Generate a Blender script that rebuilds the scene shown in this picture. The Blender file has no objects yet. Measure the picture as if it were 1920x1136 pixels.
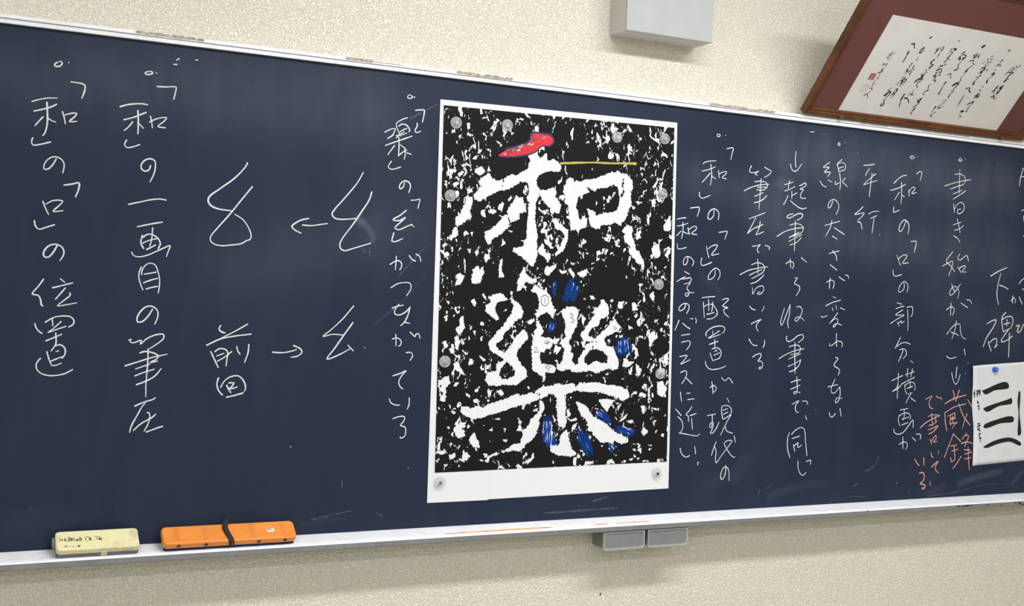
import bpy, bmesh, math, random
import numpy as np
from mathutils import Vector, Matrix
from mathutils.geometry import tessellate_polygon

S = bpy.context.scene
COLL = S.collection
PI = math.pi

# ------------------------------------------------------------------ camera
cam = bpy.data.cameras.new('camera')
cam.sensor_width = 36.0
cam.lens = 41.25
cam.clip_start = 0.05
cam_o = bpy.data.objects.new('camera', cam)
COLL.objects.link(cam_o)
cam_o.matrix_world = Matrix([[0.8983778, -0.0294811, -0.4382331, -1.4093956], [-0.43761, 0.0253663, -0.898807, -2.8906414], [0.0376142, 0.9992434, 0.0098873, 0.6379747], [0.0, 0.0, 0.0, 1.0]])
S.camera = cam_o

# ------------------------------------------------------------------ world, lights, exposure
W = bpy.data.worlds.new('world')
S.world = W
W.use_nodes = True
W.node_tree.nodes['Background'].inputs[0].default_value = (0.9, 0.93, 1.0, 1)
W.node_tree.nodes['Background'].inputs[1].default_value = 0.05
S.view_settings.view_transform = 'Standard'
S.view_settings.look = 'None'
S.view_settings.gamma = 1.0
S.view_settings.use_curve_mapping = False
S.view_settings.exposure = 0.05

CEIL = 2.15          # everything is measured from the bottom edge of the board
FLOOR = -0.85

def ceiling_tubes(x, y, watts, sx=1.25, sy=0.22):
    l = bpy.data.lights.new('ceiling_tubes', 'AREA')
    l.shape = 'RECTANGLE'; l.size = sx; l.size_y = sy
    l.energy = watts; l.color = (0.965, 0.99, 1.02)
    o = bpy.data.objects.new('ceiling_tubes', l)
    COLL.objects.link(o)
    o.location = (x, y, CEIL - 0.06)

# two fixtures close to the board, then the rows over the desks
for _x in (-0.12, 1.02):
    ceiling_tubes(_x, -1.5, 34, sx=1.05)
for _y, _w in ((-3.7, 25), (-5.9, 25)):
    for _x in (-2.2, 0.45, 3.1):
        ceiling_tubes(_x, _y, _w)
ceiling_tubes(-2.3, -1.5, 10)

# daylight from the windows on the left side of the room
_l = bpy.data.lights.new('window_daylight', 'AREA')
_l.shape = 'RECTANGLE'; _l.size = 4.2; _l.size_y = 1.5
_l.energy = 38; _l.color = (0.86, 0.94, 1.0)
_o = bpy.data.objects.new('window_daylight', _l)
COLL.objects.link(_o)
_o.location = (-4.15, -3.6, 0.9)
_o.rotation_euler = (0, -PI/2, 0)


# ------------------------------------------------------------------ material helpers
def srgb(r, g, b):
    f = lambda c: (c/255/12.92) if c/255 <= 0.04045 else ((c/255+0.055)/1.055)**2.4
    return (f(r), f(g), f(b), 1.0)

def mat(name, col, rough=0.5, metal=0.0, spec=0.5, bump=None, noise=None):
    """bump=(scale, strength, distance); noise=(scale, amount) varies the colour a little"""
    m = bpy.data.materials.new(name); m.use_nodes = True
    nt = m.node_tree; b = nt.nodes['Principled BSDF']
    b.inputs['Base Color'].default_value = col
    b.inputs['Roughness'].default_value = rough
    b.inputs['Metallic'].default_value = metal
    b.inputs['Specular IOR Level'].default_value = spec
    tc = nt.nodes.new('ShaderNodeTexCoord')
    if noise:
        n = nt.nodes.new('ShaderNodeTexNoise'); n.inputs['Scale'].default_value = noise[0]
        n.inputs['Detail'].default_value = 4
        nt.links.new(tc.outputs['Object'], n.inputs['Vector'])
        mr = nt.nodes.new('ShaderNodeMapRange')
        mr.inputs['From Min'].default_value = 0.3; mr.inputs['From Max'].default_value = 0.7
        mr.inputs['To Min'].default_value = 1 - noise[1]; mr.inputs['To Max'].default_value = 1 + noise[1]
        nt.links.new(n.outputs['Fac'], mr.inputs['Value'])
        mx = nt.nodes.new('ShaderNodeMix'); mx.data_type = 'RGBA'; mx.blend_type = 'MULTIPLY'
        mx.inputs['Factor'].default_value = 1.0
        mx.inputs['A'].default_value = col
        nt.links.new(mr.outputs['Result'], mx.inputs['B'])
        nt.links.new(mx.outputs['Result'], b.inputs['Base Color'])
    if bump:
        n = nt.nodes.new('ShaderNodeTexNoise'); n.inputs['Scale'].default_value = bump[0]
        n.inputs['Detail'].default_value = 3
        nt.links.new(tc.outputs['Object'], n.inputs['Vector'])
        bp = nt.nodes.new('ShaderNodeBump'); bp.inputs['Strength'].default_value = bump[1]
        bp.inputs['Distance'].default_value = bump[2]
        nt.links.new(n.outputs['Fac'], bp.inputs['Height'])
        nt.links.new(bp.outputs['Normal'], b.inputs['Normal'])
    return m

M = {}
M['wall'] = mat('wall_paint', (0.86, 0.81, 0.675, 1), 0.33, spec=0.5)
def wall_relief():
    nt = M['wall'].node_tree; b = nt.nodes['Principled BSDF']
    tc = nt.nodes.new('ShaderNodeTexCoord')
    n1 = nt.nodes.new('ShaderNodeTexNoise'); n1.inputs['Scale'].default_value = 210; n1.inputs['Detail'].default_value = 2.5
    n1.inputs['Distortion'].default_value = 0.6
    nt.links.new(tc.outputs['Object'], n1.inputs['Vector'])
    rp = nt.nodes.new('ShaderNodeMapRange'); rp.interpolation_type = 'SMOOTHSTEP'
    rp.inputs['From Min'].default_value = 0.38; rp.inputs['From Max'].default_value = 0.62
    nt.links.new(n1.outputs['Fac'], rp.inputs['Value'])
    bp = nt.nodes.new('ShaderNodeBump'); bp.inputs['Strength'].default_value = 1.0
    bp.inputs['Distance'].default_value = 0.0017
    nt.links.new(rp.outputs['Result'], bp.inputs['Height'])
    nt.links.new(bp.outputs['Normal'], b.inputs['Normal'])
wall_relief()
M['floor'] = mat('floor_vinyl', (0.40, 0.375, 0.33, 1), 0.4, noise=(3, .08))
M['ceil'] = mat('ceiling_board', (0.8, 0.8, 0.78, 1), 0.8)
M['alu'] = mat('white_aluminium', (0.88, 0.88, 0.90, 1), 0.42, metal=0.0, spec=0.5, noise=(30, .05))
M['alu_shade'] = mat('shaded_aluminium', (0.235, 0.238, 0.242, 1), 0.4, metal=0.25, noise=(25, .10))  # tray front: the shade it lies in is put into this darker colour
M['groove'] = mat('dark_groove', (0.30, 0.30, 0.33, 1), 0.6)
M['steel'] = mat('drawer_grey', (0.23, 0.23, 0.24, 1), 0.38, metal=0.1, noise=(45, .08))
M['drawer_body'] = mat('drawer_body_grey', (0.20, 0.195, 0.18, 1), 0.5)
M['chrome'] = mat('drawer_rim', (0.62, 0.62, 0.63, 1), 0.25, metal=0.7)
M['tape'] = mat('tape_residue', (0.40, 0.35, 0.27, 1), 0.8, noise=(150, .35))
M['scuff'] = mat('bare_scuff', (0.03, 0.03, 0.035, 1), 0.7, noise=(80, .4))
M['paper'] = mat('poster_paper', (0.77, 0.77, 0.775, 1), 0.65, spec=0.3, bump=(14, .06, .004))
M['thin_paper'] = mat('rice_paper', (0.70, 0.70, 0.71, 1), 0.8, spec=0.2, bump=(60, .12, .002), noise=(40, .03))
M['sumi'] = mat('sumi_ink', (0.011, 0.010, 0.010, 1), 0.55, spec=0.3, noise=(90, .3))
M['ink'] = mat('old_ink', (0.018, 0.014, 0.018, 1), 0.6, spec=0.2, noise=(120, .3))
M['red_marker'] = mat('red_marker', (0.68, 0.03, 0.035, 1), 0.55, spec=0.3, noise=(120, .35))
M['navy_marker'] = mat('navy_marker', (0.008, 0.016, 0.10, 1), 0.5, noise=(90, .3))
def m_marker(name, col, tint, fac):
    m = mat(name, col, 0.5, spec=0.2, noise=(200, .4)); nt = m.node_tree
    t = nt.nodes.new('ShaderNodeBsdfTransparent'); t.inputs['Color'].default_value = tint
    x = nt.nodes.new('ShaderNodeMixShader'); x.inputs['Fac'].default_value = fac
    nt.links.new(t.outputs[0], x.inputs[1]); nt.links.new(nt.nodes['Principled BSDF'].outputs[0], x.inputs[2])
    nt.links.new(x.outputs[0], nt.nodes['Material Output'].inputs['Surface'])
    return m
M['blue_marker'] = m_marker('blue_marker', (0.008, 0.045, 0.33, 1), (.10, .26, .75, 1), .55)
M['teal_marker'] = m_marker('teal_marker', (0.010, 0.10, 0.26, 1), (.12, .40, .72, 1), .45)
M['yellow_marker'] = mat('yellow_marker', (0.46, 0.42, 0.09, 1), 0.6, noise=(160, .3))
M['pen'] = mat('pencil_grey', (0.07, 0.10, 0.12, 1), 0.6)
M['box'] = mat('grey_enamel', (0.44, 0.445, 0.445, 1), 0.5, noise=(20, .03))
M['box_side'] = mat('grey_enamel_body', (0.56, 0.54, 0.51, 1), 0.55)
M['wood'] = mat('frame_wood', (0.115, 0.038, 0.011, 1), 0.48, spec=0.3, noise=(18, .35))
M['mat_red'] = mat('maroon_mount', (0.155, 0.040, 0.036, 1), 0.8, noise=(200, .12))
M['scroll'] = mat('aged_paper', (0.87, 0.84, 0.80, 1), 0.8, noise=(12, .04))
M['seal'] = mat('seal_vermilion', (0.50, 0.14, 0.12, 1), 0.7, noise=(500, .3))
M['seal_pale'] = mat('seal_pale', (0.56, 0.33, 0.28, 1), 0.7)
M['clip'] = mat('clip_metal', (0.30, 0.26, 0.22, 1), 0.35, metal=0.8)
M['orange'] = mat('orange_plastic', (0.83, 0.27, 0.045, 1), 0.45, noise=(25, .08))
M['orange_line'] = mat('orange_line', (0.62, 0.19, 0.035, 1), 0.5)
M['navy_felt'] = mat('navy_felt', (0.015, 0.03, 0.11, 1), 0.95, bump=(600, .5, .001))
M['strap'] = mat('black_strap', (0.02, 0.018, 0.018, 1), 0.75, noise=(120, .3))
M['rivet'] = mat('green_rivet', (0.012, 0.03, 0.02, 1), 0.3)
M['rivet_dot'] = mat('rivet_dot', (0.10, 0.16, 0.12, 1), 0.3)
M['sticker'] = mat('sticker', (0.75, 0.75, 0.70, 1), 0.6)
M['felt'] = mat('grey_violet_felt', (0.10, 0.09, 0.13, 1), 0.95, bump=(400, .5, .001), noise=(60, .3))
M['tab'] = mat('cream_ribbon', (0.66, 0.62, 0.45, 1), 0.8)
M['grey_tab'] = mat('grey_plastic_tab', (0.25, 0.25, 0.27, 1), 0.5)
M['orange_dust'] = mat('orange_chalk_dust', (0.85, 0.33, 0.08, 1), 0.9, noise=(90, .3))
M['blue_pin'] = mat('blue_magnet', (0.02, 0.10, 0.62, 1), 0.25)
M['core_pale'] = mat('magnet_core', (0.50, 0.49, 0.47, 1), 0.3, metal=0.5)
M['core_brown'] = mat('magnet_core_brown', (0.22, 0.18, 0.13, 1), 0.35, metal=0.5)
M['core_dark'] = mat('magnet_core_dark', (0.05, 0.05, 0.055, 1), 0.35, metal=0.5)
M['fly'] = mat('black_speck', (0.01, 0.01, 0.01, 1), 0.6)

# yellow sponge-cloth eraser cover with a brown wear patch
def m_yellow():
    m = mat('yellow_cover', (0.72, 0.62, 0.30, 1), 0.7)
    nt = m.node_tree; b = nt.nodes['Principled BSDF']
    tc = nt.nodes.new('ShaderNodeTexCoord')
    n = nt.nodes.new('ShaderNodeTexNoise'); n.inputs['Scale'].default_value = 22; n.inputs['Detail'].default_value = 5
    n.inputs['Roughness'].default_value = 0.65
    nt.links.new(tc.outputs['Object'], n.inputs['Vector'])
    r = nt.nodes.new('ShaderNodeMapRange'); r.inputs['From Min'].default_value = 0.50; r.inputs['From Max'].default_value = 0.85
    nt.links.new(n.outputs['Fac'], r.inputs['Value'])
    mx = nt.nodes.new('ShaderNodeMix'); mx.data_type = 'RGBA'
    mx.inputs['A'].default_value = (0.82, 0.755, 0.43, 1); mx.inputs['B'].default_value = (0.50, 0.385, 0.25, 1)
    nt.links.new(r.outputs['Result'], mx.inputs['Factor'])
    nt.links.new(mx.outputs['Result'], b.inputs['Base Color'])
    return m
M['yellow'] = m_yellow()

# chalk: grainy, the board shows through where the stick skipped
def m_chalk(name, col):
    m = bpy.data.materials.new(name); m.use_nodes = True
    nt = m.node_tree; b = nt.nodes['Principled BSDF']
    b.inputs['Base Color'].default_value = col; b.inputs['Roughness'].default_value = 0.95
    b.inputs['Specular IOR Level'].default_value = 0.1
    tc = nt.nodes.new('ShaderNodeTexCoord')
    n = nt.nodes.new('ShaderNodeTexNoise'); n.inputs['Scale'].default_value = 900; n.inputs['Detail'].default_value = 2
    nt.links.new(tc.outputs['Object'], n.inputs['Vector'])
    r = nt.nodes.new('ShaderNodeMapRange'); r.inputs['From Min'].default_value = 0.40; r.inputs['From Max'].default_value = 0.56
    r.inputs['To Min'].default_value = 0.62
    nt.links.new(n.outputs['Fac'], r.inputs['Value'])
    nt.links.new(r.outputs['Result'], b.inputs['Alpha'])
    return m
M['chalk'] = m_chalk('white_chalk', (0.80, 0.82, 0.83, 1))
M['chalk_pink'] = m_chalk('pink_chalk', (0.80, 0.42, 0.34, 1))

# blackboard paint; 'dust' holds chalk smudges and broad paler bands, mostly up and right
def m_board():
    m = bpy.data.materials.new('navy_board_paint'); m.use_nodes = True
    nt = m.node_tree; b = nt.nodes['Principled BSDF']
    b.inputs['Roughness'].default_value = 0.5; b.inputs['Specular IOR Level'].default_value = 0.2
    tc = nt.nodes.new('ShaderNodeTexCoord')
    mp = nt.nodes.new('ShaderNodeMapping'); mp.inputs['Scale'].default_value = (3.2, 1, 0.8)
    nt.links.new(tc.outputs['Object'], mp.inputs['Vector'])
    n = nt.nodes.new('ShaderNodeTexNoise'); n.inputs['Scale'].default_value = 2.2; n.inputs['Detail'].default_value = 6
    n.inputs['Roughness'].default_value = 0.6; n.inputs['Distortion'].default_value = 0.8
    nt.links.new(mp.outputs['Vector'], n.inputs['Vector'])
    r = nt.nodes.new('ShaderNodeMapRange'); r.inputs['From Min'].default_value = 0.35; r.inputs['From Max'].default_value = 0.75
    r.inputs['To Min'].default_value = 0.0; r.inputs['To Max'].default_value = 0.012
    nt.links.new(n.outputs['Fac'], r.inputs['Value'])
    n2 = nt.nodes.new('ShaderNodeTexNoise'); n2.inputs['Scale'].default_value = 7; n2.inputs['Detail'].default_value = 5
    nt.links.new(mp.outputs['Vector'], n2.inputs['Vector'])
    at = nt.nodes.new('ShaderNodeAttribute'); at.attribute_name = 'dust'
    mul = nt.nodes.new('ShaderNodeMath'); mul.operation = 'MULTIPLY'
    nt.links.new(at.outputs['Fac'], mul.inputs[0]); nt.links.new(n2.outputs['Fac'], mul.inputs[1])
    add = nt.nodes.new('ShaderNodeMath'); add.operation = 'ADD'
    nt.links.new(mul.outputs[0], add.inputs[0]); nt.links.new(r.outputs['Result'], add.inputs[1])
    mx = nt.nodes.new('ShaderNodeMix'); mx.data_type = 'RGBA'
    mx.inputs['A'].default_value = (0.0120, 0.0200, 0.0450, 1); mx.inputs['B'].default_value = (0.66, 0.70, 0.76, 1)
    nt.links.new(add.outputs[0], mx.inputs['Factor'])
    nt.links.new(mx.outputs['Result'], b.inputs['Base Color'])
    return m
M['board'] = m_board()

# stone-rubbing print: 'ink' = signed distance in mm to the white characters, 'dark' = solid black zones
def m_print():
    m = bpy.data.materials.new('rubbing_print'); m.use_nodes = True
    nt = m.node_tree; b = nt.nodes['Principled BSDF']
    b.inputs['Roughness'].default_value = 0.6; b.inputs['Specular IOR Level'].default_value = 0.12
    tc = nt.nodes.new('ShaderNodeTexCoord')
    L = nt.links.new
    def math2(op, a, c):
        n = nt.nodes.new('ShaderNodeMath'); n.operation = op
        for i, v in enumerate((a, c)):
            if isinstance(v, (int, float)): n.inputs[i].default_value = v
            else: L(v, n.inputs[i])
        return n.outputs[0]
    def noise(vec, scale, det, rough=0.5, dist=0.0):
        n = nt.nodes.new('ShaderNodeTexNoise'); n.inputs['Scale'].default_value = scale
        n.inputs['Detail'].default_value = det; n.inputs['Roughness'].default_value = rough
        n.inputs['Distortion'].default_value = dist
        L(vec, n.inputs['Vector']); return n.outputs['Fac']
    def at(nm):
        a = nt.nodes.new('ShaderNodeAttribute'); a.attribute_name = nm; return a.outputs['Fac']
    mp = nt.nodes.new('ShaderNodeMapping'); mp.inputs['Rotation'].default_value = (0, math.radians(-30), 0)
    mp.inputs['Scale'].default_value = (1.35, 1, 0.85)
    L(tc.outputs['Object'], mp.inputs['Vector'])
    edge = noise(tc.outputs['Object'], 170, 3, 0.6)
    edge = math2('MULTIPLY', math2('SUBTRACT', edge, 0.5), 14.0)
    main = math2('GREATER_THAN', math2('ADD', at('ink'), edge), 0.0)
    flaw = math2('LESS_THAN', noise(tc.outputs['Object'], 420, 2), 0.705)
    main = math2('MULTIPLY', main, flaw)
    wob = noise(tc.outputs['Object'], 26, 2)
    dk = math2('MULTIPLY', at('dark'), math2('ADD', math2('MULTIPLY', wob, 2.2), -0.1))
    big = noise(mp.outputs['Vector'], 5.0, 2)
    sp = noise(mp.outputs['Vector'], 47, 3.0, 0.60, 0.9)
    thr = math2('ADD', math2('MULTIPLY', dk, 0.16), 0.722)
    thr = math2('SUBTRACT', thr, math2('MULTIPLY', big, 0.25))
    spk = math2('GREATER_THAN', sp, thr)
    fine = noise(mp.outputs['Vector'], 210, 2, 0.6, 0.3)
    thr2 = math2('ADD', math2('MULTIPLY', dk, 0.10), 0.725)
    spk2 = math2('GREATER_THAN', fine, thr2)
    white = math2('MAXIMUM', main, math2('MAXIMUM', spk, spk2))
    mx = nt.nodes.new('ShaderNodeMix'); mx.data_type = 'RGBA'
    mx.inputs['A'].default_value = (0.0085, 0.0083, 0.0082, 1); mx.inputs['B'].default_value = (0.77, 0.77, 0.785, 1)
    L(white, mx.inputs['Factor']); L(mx.outputs['Result'], b.inputs['Base Color'])
    return m
M['print'] = m_print()

# clear acrylic magnets
def m_clear(name, fac, col):
    m = bpy.data.materials.new(name); m.use_nodes = True
    nt = m.node_tree; b = nt.nodes['Principled BSDF']; out = nt.nodes['Material Output']
    b.inputs['Base Color'].default_value = col; b.inputs['Roughness'].default_value = 0.12
    t = nt.nodes.new('ShaderNodeBsdfTransparent'); t.inputs['Color'].default_value = (0.93, 0.94, 0.94, 1)
    x = nt.nodes.new('ShaderNodeMixShader'); x.inputs['Fac'].default_value = fac
    tc = nt.nodes.new('ShaderNodeTexCoord'); ln = nt.nodes.new('ShaderNodeVectorMath'); ln.operation = 'LENGTH'
    fl = nt.nodes.new('ShaderNodeVectorMath'); fl.operation = 'MULTIPLY'; fl.inputs[1].default_value = (1, 0, 1)
    nt.links.new(tc.outputs['Object'], fl.inputs[0]); nt.links.new(fl.outputs['Vector'], ln.inputs[0])
    k = nt.nodes.new('ShaderNodeMath'); k.operation = 'MULTIPLY'; k.inputs[1].default_value = 1500
    sn = nt.nodes.new('ShaderNodeMath'); sn.operation = 'SINE'
    mr = nt.nodes.new('ShaderNodeMapRange'); mr.inputs['From Min'].default_value = -1
    mr.inputs['To Min'].default_value = fac*.12; mr.inputs['To Max'].default_value = fac
    nt.links.new(ln.outputs['Value'], k.inputs[0]); nt.links.new(k.outputs[0], sn.inputs[0]); nt.links.new(sn.outputs[0], mr.inputs['Value'])
    nt.links.new(mr.outputs['Result'], x.inputs['Fac'])
    nt.links.new(t.outputs[0], x.inputs[1]); nt.links.new(b.outputs[0], x.inputs[2])
    nt.links.new(x.outputs[0], out.inputs['Surface'])
    return m
M['acrylic'] = m_clear('clear_acrylic', 0.52, (0.84, 0.84, 0.84, 1))
def m_glass():
    m = bpy.data.materials.new('picture_glass'); m.use_nodes = True
    nt = m.node_tree; out = nt.nodes['Material Output']; nt.nodes.remove(nt.nodes['Principled BSDF'])
    t = nt.nodes.new('ShaderNodeBsdfTransparent'); g = nt.nodes.new('ShaderNodeBsdfGlossy')
    g.inputs['Roughness'].default_value = 0.015
    f = nt.nodes.new('ShaderNodeFresnel'); f.inputs['IOR'].default_value = 1.52
    x = nt.nodes.new('ShaderNodeMixShader')
    gm = nt.nodes.new('ShaderNodeNewGeometry'); inv = nt.nodes.new('ShaderNodeMath'); inv.operation = 'SUBTRACT'; inv.inputs[0].default_value = 1
    mu = nt.nodes.new('ShaderNodeMath'); mu.operation = 'MULTIPLY'
    nt.links.new(gm.outputs['Backfacing'], inv.inputs[1]); nt.links.new(inv.outputs[0], mu.inputs[0]); nt.links.new(f.outputs[0], mu.inputs[1])
    nt.links.new(mu.outputs[0], x.inputs[0]); nt.links.new(t.outputs[0], x.inputs[1]); nt.links.new(g.outputs[0], x.inputs[2])
    nt.links.new(x.outputs[0], out.inputs['Surface'])
    return m
M['glass'] = m_glass()

# ------------------------------------------------------------------ object helpers
def link(o, parent=None):
    COLL.objects.link(o)
    if parent: o.parent = parent
    return o

def thing(name, label, cat, loc=(0, 0, 0), group=None):
    o = bpy.data.objects.new(name, None); o.empty_display_size = 0.05
    COLL.objects.link(o); o.location = loc
    o['label'] = label; o['category'] = cat
    if group: o['group'] = group
    return o

def tag(o, label, cat, group=None):
    o['label'] = label; o['category'] = cat
    if group: o['group'] = group
    return o

def obj(name, bm, m, parent=None, smooth=False, label=None):
    me = bpy.data.meshes.new(name)
    bm.normal_update(); bm.to_mesh(me); bm.free()
    me.materials.append(M[m] if isinstance(m, str) else m)
    if smooth:
        for p in me.polygons: p.use_smooth = True
    o = link(bpy.data.objects.new(name, me), parent)
    if label: o['label'] = label
    return o

def struct(name, bm, m):
    o = obj(name, bm, m); o['kind'] = 'structure'; return o

def add_box(bm, x0, x1, y0, y1, z0, z1, bev=0.0, seg=2):
    t = bmesh.new()
    bmesh.ops.create_cube(t, size=1)
    for v in t.verts:
        v.co = Vector(((x0+x1)/2+v.co.x*(x1-x0), (y0+y1)/2+v.co.y*(y1-y0), (z0+z1)/2+v.co.z*(z1-z0)))
    if bev: bmesh.ops.bevel(t, geom=list(t.edges), offset=bev, segments=seg, affect='EDGES', profile=0.5)
    me = bpy.data.meshes.new('t'); t.to_mesh(me); t.free(); bm.from_mesh(me); bpy.data.meshes.remove(me)
    return bm
def box(*a, **k): return add_box(bmesh.new(), *a, **k)

def prism_x(bm, prof, x0, x1):
    """profile in (y, z), swept along x, closed and capped"""
    a = [bm.verts.new((x0, y, z)) for y, z in prof]; b = [bm.verts.new((x1, y, z)) for y, z in prof]
    n = len(prof)
    for i in range(n):
        j = (i+1) % n
        bm.faces.new((a[i], a[j], b[j], b[i]))
    for ring, flip in ((a, True), (b, False)):
        for t in tessellate_polygon([[v.co for v in ring]]):
            try: bm.faces.new([ring[k] for k in (reversed(t) if flip else t)])
            except ValueError: pass
    bmesh.ops.recalc_face_normals(bm, faces=list(bm.faces))
    return bm

def lathe(prof, seg=28):
    """profile (r, h) turned about -Y, base at y = 0"""
    bm = bmesh.new(); rings = []
    for r, h in prof:
        if r < 1e-6: rings.append([bm.verts.new((0, -h, 0))])
        else: rings.append([bm.verts.new((r*math.cos(2*PI*k/seg), -h, r*math.sin(2*PI*k/seg))) for k in range(seg)])
    for a, b in zip(rings[:-1], rings[1:]):
        for k in range(seg):
            k2 = (k+1) % seg
            va = [a[0]] if len(a) == 1 else [a[k], a[k2]]
            vb = [b[0]] if len(b) == 1 else [b[k2], b[k]]
            f = va+vb
            if len(f) >= 3: bm.faces.new(f)
    bmesh.ops.recalc_face_normals(bm, faces=list(bm.faces))
    return bm

def parse(s, u):
    return [[(float(p.split(',')[0])*u, float(p.split(',')[1])*u) for p in st.split()] for st in s.split(';') if st.strip()]

def smooth_line(P, step):
    """centripetal Catmull-Rom through the points"""
    P = [np.array(p, float) for p in P]
    if len(P) == 2:
        n = max(2, int(np.linalg.norm(P[1]-P[0])/step)+1)
        return [P[0]+(P[1]-P[0])*i/n for i in range(n+1)]
    Q = [2*P[0]-P[1]]+P+[2*P[-1]-P[-2]]
    out = []
    for i in range(1, len(Q)-2):
        p0, p1, p2, p3 = Q[i-1:i+3]
        t0 = 0; t1 = t0+max(np.linalg.norm(p1-p0), 1e-6)**.5; t2 = t1+max(np.linalg.norm(p2-p1), 1e-6)**.5
        t3 = t2+max(np.linalg.norm(p3-p2), 1e-6)**.5
        n = max(2, int(np.linalg.norm(p2-p1)/step))
        for k in range(n):
            t = t1+(t2-t1)*k/n
            A1 = (t1-t)/(t1-t0)*p0+(t-t0)/(t1-t0)*p1; A2 = (t2-t)/(t2-t1)*p1+(t-t1)/(t2-t1)*p2
            A3 = (t3-t)/(t3-t2)*p2+(t-t2)/(t3-t2)*p3
            B1 = (t2-t)/(t2-t0)*A1+(t-t0)/(t2-t0)*A2; B2 = (t3-t)/(t3-t1)*A2+(t-t1)/(t3-t1)*A3
            out.append((t2-t)/(t2-t1)*B1+(t-t1)/(t2-t1)*B2)
    out.append(P[-1])
    return out

def add_ribbon(bm, P, w, rng, plane, lift=0.0, step=0.004, vary=0.22, taper=0.55):
    """one written stroke: a thin ribbon of varying width lying on a plane"""
    L = smooth_line(P, step)
    L = [p for i, p in enumerate(L) if i == 0 or np.linalg.norm(p-L[i-1]) > 1e-6]
    if len(L) < 2: return
    w = w*rng.uniform(1-vary*.6, 1+vary*.6); ph = rng.uniform(0, 6.3); n = len(L)
    T = []
    for i in range(n):
        d = L[min(i+1, n-1)]-L[max(i-1, 0)]; T.append(d/max(np.linalg.norm(d), 1e-9))
    L = [L[0]-T[0]*w*.35]+L+[L[-1]+T[-1]*w*.35]; T = [T[0]]+T+[T[-1]]; n = len(L)
    prev = None
    for i in range(n):
        f = i/(n-1)
        ww = w*(1+vary*.5*math.sin(ph+f*5)+vary*.35*math.sin(ph*2+f*17))
        if i == 0: ww *= .55
        elif i == n-1: ww *= taper*.7
        elif f > .8: ww *= 1-(1-taper)*(f-.8)/.2*.6
        nrm = np.array([-T[i][1], T[i][0]])*ww/2
        a = bm.verts.new(plane(L[i]+nrm, lift)); b = bm.verts.new(plane(L[i]-nrm, lift))
        if prev: bm.faces.new((prev[0], a, b, prev[1]))
        prev = (a, b)

def add_poly(bm, P, plane, lift=0.0):
    v = [bm.verts.new(plane(p, lift)) for p in P]
    for t in tessellate_polygon([[Vector((p[0], p[1], 0)) for p in P]]):
        try: bm.faces.new([v[k] for k in t])
        except ValueError: pass

def face_to(bm, d):
    for f in bm.faces:
        f.normal_update()
        if f.normal.dot(Vector(d)) < 0: f.normal_flip()

def board_plane(p, lift): return (p[0], -lift, p[1])

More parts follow.
